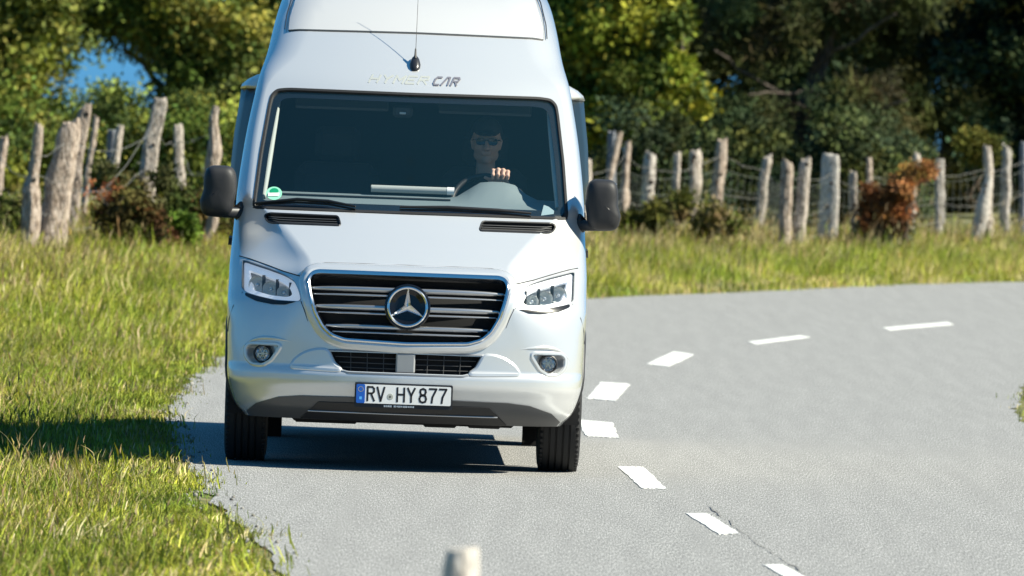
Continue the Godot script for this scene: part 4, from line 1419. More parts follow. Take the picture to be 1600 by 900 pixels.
func build_driver() -> void:
	var p := thing("person", "driver in dark cap and sunglasses, one hand on top of the wheel", "person")
	p.transform = van.transform
	var skin := Color(0.54, 0.335, 0.25)
	var cloth := Color(0.014, 0.016, 0.02)
	var mb := MB.new()
	mb.colored = true
	var x0 := 0.42
	var V := func(x: float, y: float, z: float) -> Vector3: return Vector3(x0 + x, y, z)
	# clothes: trunk, sleeves, trousers, shoes
	var b := []
	b.append([V.call(0, 1.02, -1.14), V.call(0, 1.25, -1.19), 0.135, 0.14])
	b.append([V.call(-0.07, 1.30, -1.17), V.call(0.07, 1.30, -1.17), 0.13, 0.13])
	b.append([V.call(-0.10, 1.46, -1.15), V.call(0.10, 1.46, -1.15), 0.10, 0.10])
	b.append([V.call(0, 1.54, -1.14), V.call(0, 1.60, -1.11), 0.062, 0.058])
	b.append([V.call(0.17, 1.49, -1.13), V.call(0.225, 1.31, -0.90), 0.062, 0.048])
	b.append([V.call(0.225, 1.31, -0.90), V.call(0.115, 1.55, -0.55), 0.046, 0.034])
	b.append([V.call(-0.17, 1.49, -1.13), V.call(-0.23, 1.26, -0.94), 0.062, 0.048])
	b.append([V.call(-0.23, 1.26, -0.94), V.call(-0.19, 1.40, -0.64), 0.046, 0.034])
	for s in [-1.0, 1.0]:
		b.append([V.call(0.09 * s, 1.0, -1.08), V.call(0.15 * s, 1.06, -0.66), 0.09, 0.062])
		b.append([V.call(0.15 * s, 1.06, -0.66), V.call(0.13 * s, 0.70, -0.44), 0.058, 0.042])
		b.append([V.call(0.13 * s, 0.68, -0.44), V.call(0.14 * s, 0.66, -0.26), 0.042, 0.034])
	field_mesh(mb, b, 0.016, 0.012, cloth)
	# head and neck
	var h := V.call(0.0, 1.795, -1.05) as Vector3
	b = []
	b.append([h + Vector3(0, 0.035, -0.035), h + Vector3(0, 0.045, 0.0), 0.082, 0.076])
	b.append([h + Vector3(-0.012, -0.01, 0.025), h + Vector3(0.012, -0.01, 0.025), 0.062, 0.062])
	b.append([h + Vector3(0, -0.07, 0.02), h + Vector3(0, -0.092, 0.042), 0.048, 0.027])
	b.append([h + Vector3(-0.03, -0.065, 0.0), h + Vector3(0.03, -0.065, 0.0), 0.04, 0.04])
	b.append([h + Vector3(0, 0.012, 0.088), h + Vector3(0, -0.028, 0.105), 0.008, 0.012])
	b.append([h + Vector3(-0.012, -0.030, 0.092), h + Vector3(0.012, -0.030, 0.092), 0.010, 0.010])
	b.append([h + Vector3(-0.018, -0.060, 0.076), h + Vector3(0.018, -0.060, 0.076), 0.009, 0.009])
	b.append([h + Vector3(-0.035, 0.022, 0.072), h + Vector3(0.035, 0.022, 0.072), 0.014, 0.014])
	for s in [-1.0, 1.0]:
		b.append([h + Vector3(0.078 * s, 0.012, -0.018), h + Vector3(0.074 * s, -0.028, -0.01), 0.013, 0.009])
		b.append([h + Vector3(0.038 * s, -0.02, 0.06), h + Vector3(0.045 * s, -0.03, 0.04), 0.02, 0.02])
	b.append([h + Vector3(0, -0.08, -0.035), h + Vector3(0, -0.23, -0.07), 0.052, 0.056])
	field_mesh(mb, b, 0.0055, 0.006, skin)
	# the hand on top of the rim: palm behind, four fingers bent over it, thumb beside
	b = []
	var k := V.call(0.075, 1.640, -0.425) as Vector3
	b.append([V.call(0.112, 1.555, -0.545), V.call(0.082, 1.60, -0.475), 0.027, 0.030])
	for q in [[-0.040, 0.0, 0.95], [-0.013, 0.006, 1.05], [0.014, 0.004, 1.0], [0.039, -0.004, 0.85]]:
		var kn := k + Vector3(q[0], q[1], 0.0)
		b.append([V.call(0.080 + q[0] * 0.5, 1.605, -0.478), kn, 0.018, 0.0145])
		var m1 := kn + Vector3(q[0] * 0.04, 0.004, 0.040 * q[2])
		var m2 := m1 + Vector3(0, -0.026 * q[2], 0.016)
		var m3 := m2 + Vector3(0, -0.021 * q[2], -0.006)
		b.append([kn, m1, 0.0125, 0.0108]); b.append([m1, m2, 0.0102, 0.0092]); b.append([m2, m3, 0.0090, 0.0078])
	b.append([V.call(0.055, 1.595, -0.475), V.call(0.020, 1.592, -0.445), 0.014, 0.0115])
	b.append([V.call(0.020, 1.592, -0.445), V.call(-0.008, 1.604, -0.428), 0.011, 0.0085])
	field_mesh(mb, b, 0.0032, 0.0030, skin)
	b = []
	var k2 := V.call(-0.185, 1.425, -0.60) as Vector3
	b.append([V.call(-0.19, 1.40, -0.645), k2, 0.026, 0.028])
	for q in 4:
		var kn := k2 + Vector3(-0.012 + q * 0.004, 0.03 - q * 0.02, 0.035)
		b.append([k2, kn, 0.016, 0.012]); b.append([kn, kn + Vector3(0.03, 0, 0.03), 0.010, 0.009]); b.append([kn + Vector3(0.03, 0, 0.03), kn + Vector3(0.05, 0, 0.01), 0.009, 0.008])
	b.append([k2, k2 + Vector3(0.03, 0.045, 0.02), 0.014, 0.010])
	field_mesh(mb, b, 0.0045, 0.003, skin)
	var body := mat("body", Color(1, 1, 1), 0.6)
	body.vertex_color_use_as_albedo = true
	obj("body", mb, body, p)
	# hair, short and dark
	mb = MB.new()
	b = []
	b.append([h + Vector3(0, 0.052, -0.045), h + Vector3(0, 0.066, -0.02), 0.084, 0.066])
	b.append([h + Vector3(0, 0.01, -0.07), h + Vector3(0, -0.03, -0.075), 0.066, 0.05])
	field_mesh(mb, b, 0.007, 0.006, Color(1, 1, 1))
	obj("hair", mb, mat("hair_dark", lin(0.012, 0.010, 0.009), 0.7), p)
	mb = MB.new()
	b = [[h + Vector3(0, 0.062, -0.045), h + Vector3(0, 0.078, 0.014), 0.090, 0.074], [h + Vector3(-0.045, 0.052, 0.092), h + Vector3(0.045, 0.052, 0.092), 0.010, 0.010], [h + Vector3(-0.035, 0.050, 0.120), h + Vector3(0.035, 0.050, 0.120), 0.008, 0.008], [h + Vector3(-0.02, 0.047, 0.140), h + Vector3(0.02, 0.047, 0.140), 0.007, 0.007]]
	field_mesh(mb, b, 0.006, 0.007, Color(1, 1, 1))
	obj("cap", mb, mat("cap_cloth", lin(0.016, 0.018, 0.022), 0.85), p)
	# sunglasses
	mb = MB.new()
	for s in [-1.0, 1.0]:
		var rings := []
		for q in [[0.0, 1.0], [0.004, 1.0], [0.006, 0.9]]:
			var ring := PackedVector3Array()
			for j in 16:
				var t := TAU * j / 16
				ring.append(h + Vector3(0.034 * s + 0.027 * q[1] * signf(cos(t)) * pow(absf(cos(t)), 0.7), 0.008 + 0.020 * q[1] * signf(sin(t)) * pow(absf(sin(t)), 0.7), 0.094 + q[0] - absf(cos(t)) * 0.006 * (1.0 if cos(t) * s > 0 else 0.0)))
			rings.append(ring)
		loft(mb, rings)
		tube(mb, [h + Vector3(0.060 * s, 0.016, 0.090), h + Vector3(0.075 * s, 0.018, 0.06), h + Vector3(0.083 * s, 0.012, -0.015)], [0.003, 0.003, 0.003], 5)
	tube(mb, [h + Vector3(-0.010, 0.016, 0.097), h + Vector3(0.010, 0.016, 0.097)], [0.003, 0.003], 5)
	obj("sunglasses", mb, mat("sunglass_black", lin(0.006, 0.006, 0.007), 0.1), p)

# ------------------------------------------------------------------ fence
func wood(key: String, a: Color, b: Color, c: Color, seed_: int) -> StandardMaterial3D:
	if mats.has(key): return mats[key]
	var m := mat(key, Color(1, 1, 1), 0.9)
	m.albedo_texture = noise_tex(0.03, 4, [[0.0, a], [0.38, b], [0.6, c], [1.0, c.lightened(0.12)]], seed_, 256)
	m.uv1_triplanar = true
	m.uv1_scale = Vector3(6.0, 0.8, 6.0)
	m.normal_enabled = true
	m.normal_texture = noise_tex(0.04, 4, [], seed_ + 1, 256, FastNoiseLite.TYPE_SIMPLEX_SMOOTH, true)
	m.normal_scale = 1.2
	return m

func post(x: float, d: float, dx: float, h: float, w: float, kind: String, label: String, group := "weathered wooden fence posts") -> MeshInstance3D:
	var k := 24
	var nf := FastNoiseLite.new()
	nf.seed = rng.randi() % 9999
	nf.frequency = 1.0
	var rings := []
	var lean_z := rng.randf_range(-0.06, 0.06)
	var depth := rng.randf_range(0.75, 1.1)
	if kind == "board": depth = 0.32
	elif kind == "slab": depth = 0.45
	elif kind == "split": depth = 0.6
	elif kind == "stump": depth = 0.8
	var turn := rng.randf_range(-0.4, 0.4) if kind in ["board", "slab", "split"] else rng.randf() * TAU
	var slant := rng.randf_range(-0.5, 0.5)
	if kind == "board": slant = -0.04
	if kind == "round": slant = 0.12
	if kind == "stump": slant = 0.35
	var nseg := 20
	for i in nseg + 1:
		var t := float(i) / nseg
		var yy := lerpf(-0.2, h, t)
		var tt := clampf(yy / h, -0.2, 1.0)
		var r := w / 2.0 * (1.06 - 0.12 * tt)
		var bend := nf.get_noise_1d(tt * 1.6 + 3.0) * minf(w, 0.14) * (0.15 if kind == "board" else 0.3) * sin(clampf(tt, 0, 1) * PI)
		match kind:
			"thinning": r *= lerpf(1.35, 0.78, smoothstep(0.45, 0.62, tt))
			"stump": r *= lerpf(1.15, 0.70, clampf(tt, 0, 1)) * (1.0 + 0.16 * exp(-pow((tt - 0.62) / 0.1, 2.0)) + 0.12 * exp(-pow((tt - 0.88) / 0.07, 2.0)))
			"bulge": r *= 1.0 + 0.75 * exp(-pow((tt - 0.40) / 0.09, 2.0))
			"crooked":
				bend += w * (0.75 * sin(tt * 5.2 + 0.4) + 0.35 * sin(tt * 11.0))
				r *= 0.8 + 0.65 * exp(-pow((tt - 0.62) / 0.16, 2.0)) + 0.25 * (1.0 - tt)
			"knob": r *= 1.0 + 0.45 * exp(-pow((tt - 0.93) / 0.06, 2.0))
			"tapered": r *= lerpf(1.0, 0.55, 1.0 - smoothstep(0.0, 0.35, tt)) if tt < 0.35 else 1.0
			"blade": r *= (0.55 + 0.6 * sin(clampf(tt, 0, 1) * PI * 0.9 + 0.25))
		var ring := PackedVector3Array()
		for j in k:
			var a := TAU * j / k
			var e := 0.75 if kind in ["board", "slab", "split"] else 0.95
			var cx := signf(cos(a)) * pow(absf(cos(a)), e) * r
			var cz := signf(sin(a)) * pow(absf(sin(a)), e) * r * depth
			var rough := 0.35 if kind in ["board", "round"] else 0.6 if kind == "blade" else 1.0
			var bump := 1.0 + rough * ( nf.get_noise_3d(cos(a) * 1.6, tt * 2.2, sin(a) * 1.6) * 0.18 + nf.get_noise_3d(cos(a) * 6.0, tt * 1.1 + 9.0, sin(a) * 6.0) * 0.26)
			var q := Vector2(cx * bump, cz * bump).rotated(turn)
			var top := 0.0
			if i == nseg: top = slant * q.x + nf.get_noise_2d(cos(a) * 1.6, sin(a) * 1.6) * minf(w, 0.12) * (0.08 if kind == "round" else 0.5)
			if i == nseg: q *= 0.86
			ring.append(Vector3(q.x + dx * tt + bend, yy + top, q.y + lean_z * tt))
		rings.append(ring)
	var mb := MB.new()
	loft(mb, rings, true, false, true)
	var m: Material
	match rng.randi() % 3:
		0: m = wood("wood_pale", lin(0.05, 0.036, 0.026), lin(0.31, 0.26, 0.215), lin(0.52, 0.455, 0.395), 31)
		1: m = wood("wood_grey", lin(0.04, 0.034, 0.028), lin(0.26, 0.23, 0.20), lin(0.46, 0.42, 0.38), 41)
		_: m = wood("wood_brown", lin(0.04, 0.025, 0.017), lin(0.245, 0.185, 0.14), lin(0.45, 0.37, 0.31), 51)
	if kind in ["stump", "crooked"]: m = wood("wood_brown", lin(0.04, 0.025, 0.017), lin(0.245, 0.185, 0.14), lin(0.45, 0.37, 0.31), 51)
	if kind in ["board", "blade", "round"]: m = wood("wood_bleached", lin(0.17, 0.14, 0.11), lin(0.42, 0.38, 0.34), lin(0.56, 0.52, 0.47), 61)
	if kind == "slate": m = wood("wood_blue_grey", lin(0.05, 0.055, 0.065), lin(0.13, 0.14, 0.16), lin(0.22, 0.23, 0.26), 71)
	var o := obj("fence_post", mb, m)
	o.position = Vector3(x, gy(x, d), -d)
	tag(o, label, "fence post", group)
	# dark knots and a nail or two
	if w > 0.12 and kind != "stump":
		for i in 2 + rng.randi() % 2:
			var tt := rng.randf_range(0.35, 0.95)
			var kb := MB.new()
			var s := rng.randf_range(0.10, 0.2) * w
			var c := Vector3(dx * tt + rng.randf_range(-0.2, 0.2) * w, h * tt, lean_z * tt + w / 2.0 * depth * 0.98)
			lathe(kb, [[s, -0.02], [s * 0.95, 0.004], [s * 0.5, 0.009], [0.0, 0.006]], Transform3D(Basis(Vector3(1, 0, 0), PI / 2), c), 9)
			obj("knot", kb, mat("knot_dark", lin(0.035, 0.025, 0.02), 0.9), o)
	return o

func wire(label: String, pts: Array, sag: float, r := 0.0042, jitter := 0.0) -> void:
	var mb := MB.new()
	var all := []
	for i in pts.size() - 1:
		var s: float = sag * rng.randf_range(0.4, 1.3) * pts[i].distance_to(pts[i + 1])
		for q in 8:
			var t := q / 8.0
			all.append(pts[i].lerp(pts[i + 1], t) - Vector3(0, s * 4.0 * t * (1.0 - t), 0) + Vector3(rng.randfn(0, jitter), rng.randfn(0, jitter), 0))
	all.append(pts[-1])
	var rad := []
	for p in all: rad.append(r)
	tube(mb, all, rad, 5)
	# barbs
	for i in range(2, all.size() - 1, 3):
		for q in 2:
			var dv := Vector3(rng.randfn(0, 1), rng.randfn(0, 1), rng.randfn(0, 0.5)).normalized() * 0.018
			tube(mb, [all[i] - dv, all[i] + dv], [0.002, 0.002], 4)
	var o := obj("fence_wire", mb, mat("galvanised", lin(0.24, 0.235, 0.22), 0.6, 0.3))
	tag(o, label, "fence wire", "wires of the fence")

func build_fence() -> void:
	for q in POSTS: post(q[0], q[1], q[2], q[3], q[4], q[5], q[6])
	# the blurred post top close to the viewer
	var px := -0.112
	var o := post(px, 20.0, 0.01, 0.767 - gy(px, 20.0), 0.098, "round", "short round post top, out of focus, rising at the bottom edge", "")
	o.remove_meta("group")
	var on_post := func(i: int, f: float) -> Vector3:
		var q: Array = POSTS[i]
		return Vector3(q[0] + q[2] * f, gy(q[0], q[1]) + q[3] * f, -q[1] + 0.06)
	var left := [0, 1, 2, 6, 7, 8]
	var right := [9, 12, 13, 14, 15, 16, 17, 18, 19, 20, 21, 22, 24, 25, 27, 28]
	var names := ["top", "middle", "lowest"]
	var fr := [[0.80, 0.55, 0.30], [0.82, 0.45, 0.22]]
	for k in 3:
		var a := []
		for i in left: a.append(on_post.call(i, fr[0][k] + rng.randf_range(-0.08, 0.08)))
		wire("%s tangled strand of the wire between the left posts" % names[k], a, 0.04, 0.0026, 0.014)
		a = []
		for i in right: a.append(on_post.call(i, fr[1][k] + rng.randf_range(-0.06, 0.05)))
		a.append(a[-1] + Vector3(1.5, 0.0, -1.0))
		wire("%s sagging strand of the wire between the right posts" % names[k], a, 0.06 - 0.015 * k, 0.0026, 0.006)
	for q in [[1, 0.42, 6, 0.88], [5, 0.5, 6, 0.75], [0, 0.3, 2, 0.65], [7, 0.85, 8, 0.7]]:
		wire(["loose twisted wire crossing behind the thick stump post", "stiff dry bramble-like wire reaching up to the tallest post", "slack wire hanging at the far left edge of the fence", "short wire from the half-dark post to the crooked post"][[1, 5, 0, 7].find(q[0])], [on_post.call(q[0], q[1]), on_post.call(q[2], q[3])], 0.09, 0.0026, 0.018)
	# wire netting on the right
	var mb := MB.new()
	for s in right.size() - 1:
		var a0: Vector3 = on_post.call(right[s], 0.15)
		var a1: Vector3 = on_post.call(right[s], 0.72)
		var b0: Vector3 = on_post.call(right[s + 1], 0.15)
		var b1: Vector3 = on_post.call(right[s + 1], 0.72)
		var k := maxi(2, int(a0.distance_to(b0) / 0.11))
		for i in k:
			var t := float(i) / k
			var dip := Vector3(0, -0.10 * t * (1.0 - t), -0.08)
			tube(mb, [a0.lerp(b0, t) + dip, a1.lerp(b1, t) + dip], [0.0018, 0.0018], 4, false)
		for f in [0.0, 0.33, 0.66, 1.0]:
			var pts := []
			var rad := []
			for i in 7:
				var t := i / 6.0
				pts.append(a0.lerp(a1, f).lerp(b0.lerp(b1, f), t) + Vector3(0, -0.10 * t * (1.0 - t), -0.08)); rad.append(0.002)
			tube(mb, pts, rad, 4, false)
	o = obj("wire_netting", mb, mat("netting_wire", lin(0.20, 0.22, 0.19), 0.6, 0.2))
	tag(o, "fine sheep netting stretched behind the posts right of the van", "wire netting")

# ------------------------------------------------------------------ plants
func leaf_mat(key: String, back: float) -> StandardMaterial3D:
	var m := mat(key, Color(1, 1, 1), 0.8)
	m.metallic_specular = 0.25
	m.vertex_color_use_as_albedo = true
	m.cull_mode = BaseMaterial3D.CULL_DISABLED
	if back > 0.0:
		m.backlight_enabled = true
		m.backlight = Color(back, back, back * 0.8)
	return m

func spray(leaves: int, reach: float, size: float, narrow: float, seed_: int) -> ArrayMesh:
	var r := RandomNumberGenerator.new()
	r.seed = seed_
	var mb := MB.new()
	mb.colored = true
	for i in leaves:
		var p := Vector3(r.randfn(0, 1), r.randfn(0, 1), r.randfn(0, 1)).normalized() * reach * sqrt(r.randf())
		var d := (Vector3(r.randfn(0, 1), r.randfn(0, 1) - 0.3, r.randfn(0, 1)) + p / reach).normalized()
		var s := d.cross(Vector3(r.randfn(0, 1), r.randfn(0, 1), r.randfn(0, 1))).normalized()
		var up := s.cross(d)
		var l := size * r.randf_range(0.7, 1.3)
		var g := r.randf_range(0.75, 1.25)
		mb.tint = Color(g, g, g)
		var nn := up
		var a := mb.vert(p, nn)
		var b := mb.vert(p + d * l * 0.5 + s * l * narrow - up * l * 0.06, nn + s * 0.3)
		var c := mb.vert(p + d * l - up * l * 0.18, nn + d * 0.3)
		var e := mb.vert(p + d * l * 0.5 - s * l * narrow - up * l * 0.06, nn - s * 0.3)
		mb.tri(a, b, c); mb.tri(a, c, e)
	return mb.mesh()

var meshes := {}
func spray_of(kind: String, i: int) -> ArrayMesh:
	var key := "%s%d" % [kind, i]
	if not meshes.has(key):
		match kind:
			"broad": meshes[key] = spray(16, 0.17, 0.085, 0.30, 100 + i)
			"small": meshes[key] = spray(20, 0.15, 0.055, 0.30, 200 + i)
			"needle": meshes[key] = spray(26, 0.17, 0.13, 0.07, 300 + i)
			"frond": meshes[key] = spray(16, 0.09, 0.05, 0.24, 400 + i)
			"curl": meshes[key] = spray(18, 0.08, 0.040, 0.30, 600 + i)
			"twig": meshes[key] = spray(9, 0.16, 0.12, 0.05, 500 + i)
	return meshes[key]

func scatter(called: String, m: Mesh, mtl: Material, where: Array, cols: Array, parent: Node) -> MultiMeshInstance3D:
	var mm := MultiMesh.new()
	mm.transform_format = MultiMesh.TRANSFORM_3D
	mm.use_colors = true
	mm.mesh = m
	mm.instance_count = where.size()
	for i in where.size():
		mm.set_instance_transform(i, where[i])
		mm.set_instance_color(i, cols[i])
	var o := MultiMeshInstance3D.new()
	o.name = called
	o.multimesh = mm
	o.material_override = mtl
	parent.add_child(o, true)
	fixname(o, called)
	o.set_meta("kind", "stuff")
	return o

func any_basis(s: float) -> Basis:
	return Basis.from_euler(Vector3(rng.randf() * TAU, rng.randf() * TAU, rng.randf() * TAU)).scaled(Vector3.ONE * s)

func shade(c: Color, v: float) -> Color:
	var g := clampf(1.0 + rng.randfn(0.0, v), 0.45, 1.8)
	return Color(c.r * g * rng.randf_range(0.88, 1.14), c.g * g, c.b * g * rng.randf_range(0.75, 1.2))

# blobs: [x, y, z, rx, ry, rz] round the foot of the tree; leaves gather in clumps inside them
func crown(parent: Node, kind: String, blobs: Array, count: int, colors: Array, mkey: String, clump := 0.38) -> void:
	var vol := 0.0
	for b in blobs: vol += b[3] * b[4] + b[4] * b[5] + b[3] * b[5]
	var where := [[], [], []]
	var cols := [[], [], []]
	for b in blobs:
		var n := int(count * (b[3] * b[4] + b[4] * b[5] + b[3] * b[5]) / vol)
		var per := 26
		for c in maxi(1, int(float(n) / per)):
			var dir := Vector3(rng.randfn(0, 1), rng.randfn(0, 1), rng.randfn(0, 1)).normalized()
			var rr := pow(rng.randf(), 0.42)
			var mid := Vector3(b[0], b[1], b[2]) + dir * rr * Vector3(b[3], b[4], b[5])
			var base: Color = colors[rng.randi() % colors.size()]
			base = shade(base, 0.18)
			var cs := clump * rng.randf_range(0.6, 1.35)
			for q in per:
				var off := Vector3(rng.randfn(0, 0.5), rng.randfn(0, 0.36), rng.randfn(0, 0.5)) * cs
				var m := rng.randi() % 3
				where[m].append(Transform3D(any_basis(rng.randf_range(0.75, 1.35)), mid + off))
				cols[m].append(shade(base, 0.16))
	for m in 3: scatter("crown", spray_of(kind, m), leaf_mat(mkey, 0.5 if mkey == "leaf_bright" else 0.3), where[m], cols[m], parent)

func limb(mb: MB, a: Vector3, b: Vector3, ra: float, rb: float, wob := 0.08) -> void:
	var pts := []
	var rad := []
	for i in 8:
		var t := i / 7.0
		var w := sin(t * PI) * wob * a.distance_to(b)
		pts.append(a.lerp(b, t) + Vector3(rng.randfn(0, w), rng.randfn(0, w * 0.5), rng.randfn(0, w)) * 0.5); rad.append(lerpf(ra, rb, t) * rng.randf_range(0.92, 1.08))
	tube(mb, pts, rad, 8)

func tree(called: String, label: String, category: String, x: float, d: float, trunk_r: float, limbs: Array, kind: String, blobs: Array, count: int, colors: Array, mkey: String, group := "trees beyond the fence", clump := 0.38) -> void:
	var foot := gy(x, d) - 0.1
	var t := thing(called, label, category, Vector3(x, foot, -d), group)
	var mb := MB.new()
	for l in limbs: limb(mb, Vector3(l[0] - x, maxf(l[1] - foot, -0.2), l[2]), Vector3(l[3] - x, l[4] - foot, l[5]), trunk_r * l[6], trunk_r * l[7])
	for b in blobs:
		b[0] -= x; b[1] -= foot
	var bark := mat("bark", Color(1, 1, 1), 0.95)
	if bark.albedo_texture == null:
		bark.albedo_texture = noise_tex(0.03, 4, [[0.0, lin(0.03, 0.022, 0.016)], [0.5, lin(0.10, 0.08, 0.065)], [1.0, lin(0.24, 0.20, 0.17)]], 91, 256)
		bark.uv1_triplanar = true; bark.uv1_scale = Vector3(2.5, 0.5, 2.5)
	obj("trunk", mb, bark, t)
	crown(t, kind, blobs, count, colors, mkey, clump)

func bush(called: String, label: String, category: String, x: float, d: float, blobs: Array, kind: String, count: int, colors: Array, mkey: String, group := "", clump := 0.2) -> void:
	var t := thing(called, label, category, Vector3(x, gy(x, d), -d), group)
	var mb := MB.new()
	for b in blobs:
		for i in 3:
			limb(mb, Vector3(b[0] * 0.3 + rng.randfn(0, 0.05), -0.1, b[2] * 0.3), Vector3(b[0], b[1], b[2]) + Vector3(rng.randfn(0, 0.4) * b[3], rng.randfn(0.2, 0.3) * b[4], rng.randfn(0, 0.4) * b[5]), 0.022, 0.006, 0.12)
	obj("stems", mb, mat("stem_brown", lin(0.10, 0.07, 0.045), 0.9), t)
	crown(t, kind, blobs, count, colors, mkey, clump)

func build_plants() -> void:
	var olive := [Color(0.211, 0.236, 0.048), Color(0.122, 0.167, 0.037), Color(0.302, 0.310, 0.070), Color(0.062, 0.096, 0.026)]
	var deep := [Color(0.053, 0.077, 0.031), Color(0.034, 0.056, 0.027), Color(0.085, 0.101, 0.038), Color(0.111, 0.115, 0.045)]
	var fresh := [Color(0.245, 0.269, 0.037), Color(0.171, 0.207, 0.034), Color(0.327, 0.324, 0.052), Color(0.104, 0.139, 0.031)]
	var dead := [Color(0.36, 0.155, 0.050), Color(0.22, 0.09, 0.032), Color(0.42, 0.22, 0.085), Color(0.08, 0.04, 0.02)]
	# heights of limbs and clumps in the trees are metres above the road, x is metres from the picture's middle axis
	# left: an olive wood with the sea and sky showing through
	tree("leafy_tree", "olive green leafy tree at the far left behind the fence", "tree", -7.1, 106.0, 0.13, [[-7.1, -0.9, 0, -7.0, 3.4, 0, 1.0, 0.5], [-7.05, 2.0, 0, -6.2, 3.6, 0.3, 0.5, 0.2]], "broad", [[-7.2, 3.4, 0, 0.95, 0.9, 0.9], [-7.5, 2.2, 0.2, 0.9, 0.8, 0.8], [-6.5, 1.55, 0.3, 0.8, 0.65, 0.7], [-6.5, 2.6, 0.1, 0.5, 0.42, 0.5], [-6.4, 3.7, 0, 0.8, 0.7, 0.8], [-7.0, 4.9, 0, 1.3, 0.9, 1.1]], 4600, olive, "leaf_olive")
	tree("leafy_tree", "arching olive tree over the gap of blue, left of the van", "tree", -4.6, 109.0, 0.10, [[-4.55, -1.0, 0, -4.7, 2.2, 0, 1.0, 0.7], [-4.7, 2.2, 0, -5.9, 3.4, 0.2, 0.6, 0.25], [-4.7, 2.2, 0, -4.0, 3.6, 0, 0.6, 0.3]], "broad", [[-5.7, 3.55, 0, 0.85, 0.5, 0.8], [-4.7, 3.35, 0.2, 0.75, 0.6, 0.8], [-4.1, 2.75, 0.2, 0.7, 0.8, 0.7], [-5.0, 4.7, 0, 1.6, 0.8, 1.1], [-4.4, 1.7, 0.3, 0.7, 0.7, 0.6]], 4800, olive, "leaf_olive")
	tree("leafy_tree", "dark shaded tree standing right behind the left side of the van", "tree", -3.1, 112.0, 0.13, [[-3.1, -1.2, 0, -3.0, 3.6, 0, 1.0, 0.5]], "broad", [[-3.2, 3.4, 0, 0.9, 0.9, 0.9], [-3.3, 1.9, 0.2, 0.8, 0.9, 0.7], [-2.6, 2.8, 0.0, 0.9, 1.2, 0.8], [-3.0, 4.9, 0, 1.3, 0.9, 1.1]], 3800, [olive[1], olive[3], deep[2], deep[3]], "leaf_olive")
	bush("bramble_thicket", "sunlit olive thicket behind the posts at the far left", "thicket", -6.3, 95.0, [[0, 0.6, 0, 0.9, 0.65, 0.6], [-0.9, 0.75, 0, 0.8, 0.7, 0.6]], "small", 2600, olive, "leaf_olive", "thickets along the fence", 0.24)
	bush("bramble_thicket", "olive thicket under the blue gap, behind the tallest post", "thicket", -4.7, 96.0, [[0, 0.6, 0, 0.8, 0.65, 0.6], [0.9, 0.5, 0.2, 0.7, 0.65, 0.5]], "small", 2600, olive, "leaf_olive", "thickets along the fence", 0.24)
	bush("bramble_thicket", "dark thicket in the shade behind the crooked post", "thicket", -2.9, 98.0, [[0, 0.7, 0, 0.8, 0.9, 0.6]], "small", 1700, [olive[1], olive[3], deep[2]], "leaf_olive", "thickets along the fence", 0.24)
	# right of the van: the bright tree and the dark wood
	tree("bright_tree", "bright yellow-green tree leaning out beside the van's roof", "tree", 2.4, 103.0, 0.09, [[2.6, -0.6, 0, 2.1, 1.6, 0, 1.0, 0.8], [2.1, 1.6, 0, 1.0, 3.0, 0, 0.7, 0.3], [2.1, 1.6, 0, 2.1, 3.3, 0.2, 0.6, 0.3]], "broad", [[1.1, 2.9, 0.2, 0.85, 0.95, 0.8], [1.75, 2.45, 0.3, 0.62, 0.70, 0.6], [0.8, 2.1, 0.2, 0.65, 0.55, 0.6], [1.5, 3.5, 0.1, 0.75, 0.8, 0.8], [0.4, 3.0, 0, 0.6, 1.0, 0.7], [1.1, 4.4, 0, 1.0, 0.7, 0.8]], 4800, fresh, "leaf_bright", "", 0.20)
	tree("dark_conifer", "dark pine with bare grey branches right of the bright tree", "tree", 4.1, 111.0, 0.15, [[4.1, -1.0, 0, 4.2, 4.8, 0, 1.0, 0.5], [4.1, 2.4, 0.2, 2.7, 3.2, 1.0, 0.22, 0.1], [4.1, 2.0, 0.2, 5.4, 2.6, 1.1, 0.22, 0.1], [4.1, 3.0, 0.2, 5.2, 3.8, 1.1, 0.22, 0.08], [4.1, 1.6, 0.2, 3.0, 1.8, 1.1, 0.2, 0.08], [4.1, 2.7, 0.3, 3.2, 2.6, 1.1, 0.16, 0.06], [4.1, 2.3, 0.3, 5.0, 2.2, 1.2, 0.16, 0.06]], "needle", [[3.4, 3.6, 0.2, 1.0, 0.55, 0.9], [4.9, 4.0, 0, 1.1, 0.7, 0.9], [4.1, 5.2, 0, 1.8, 0.9, 1.3], [4.9, 2.5, 0.6, 0.8, 0.35, 0.6], [3.3, 2.3, 0.6, 0.7, 0.35, 0.6], [4.2, 1.5, 0.5, 0.9, 0.5, 0.6]], 3600, [deep[0], deep[2], deep[3], Color(0.07, 0.06, 0.035)], "leaf_deep", "trees beyond the fence", 0.26)
	tree("dark_conifer", "tall dark pine in the middle of the right-hand wood", "tree", 6.2, 113.0, 0.16, [[6.2, -1.2, 0, 6.2, 5.0, 0, 1.0, 0.5], [6.2, 2.2, 0.2, 5.1, 2.8, 0.9, 0.22, 0.1], [6.2, 2.8, 0.2, 7.4, 3.5, 0.9, 0.22, 0.1]], "needle", [[6.2, 3.7, 0, 1.2, 0.75, 1.0], [6.5, 5.2, 0, 1.6, 0.9, 1.2], [5.6, 2.6, 0.5, 0.9, 0.5, 0.7], [6.9, 2.2, 0.5, 0.9, 0.55, 0.7], [6.1, 1.5, 0.4, 1.0, 0.5, 0.6]], 3800, deep + [Color(0.07, 0.07, 0.02)], "leaf_deep", "trees beyond the fence", 0.26)
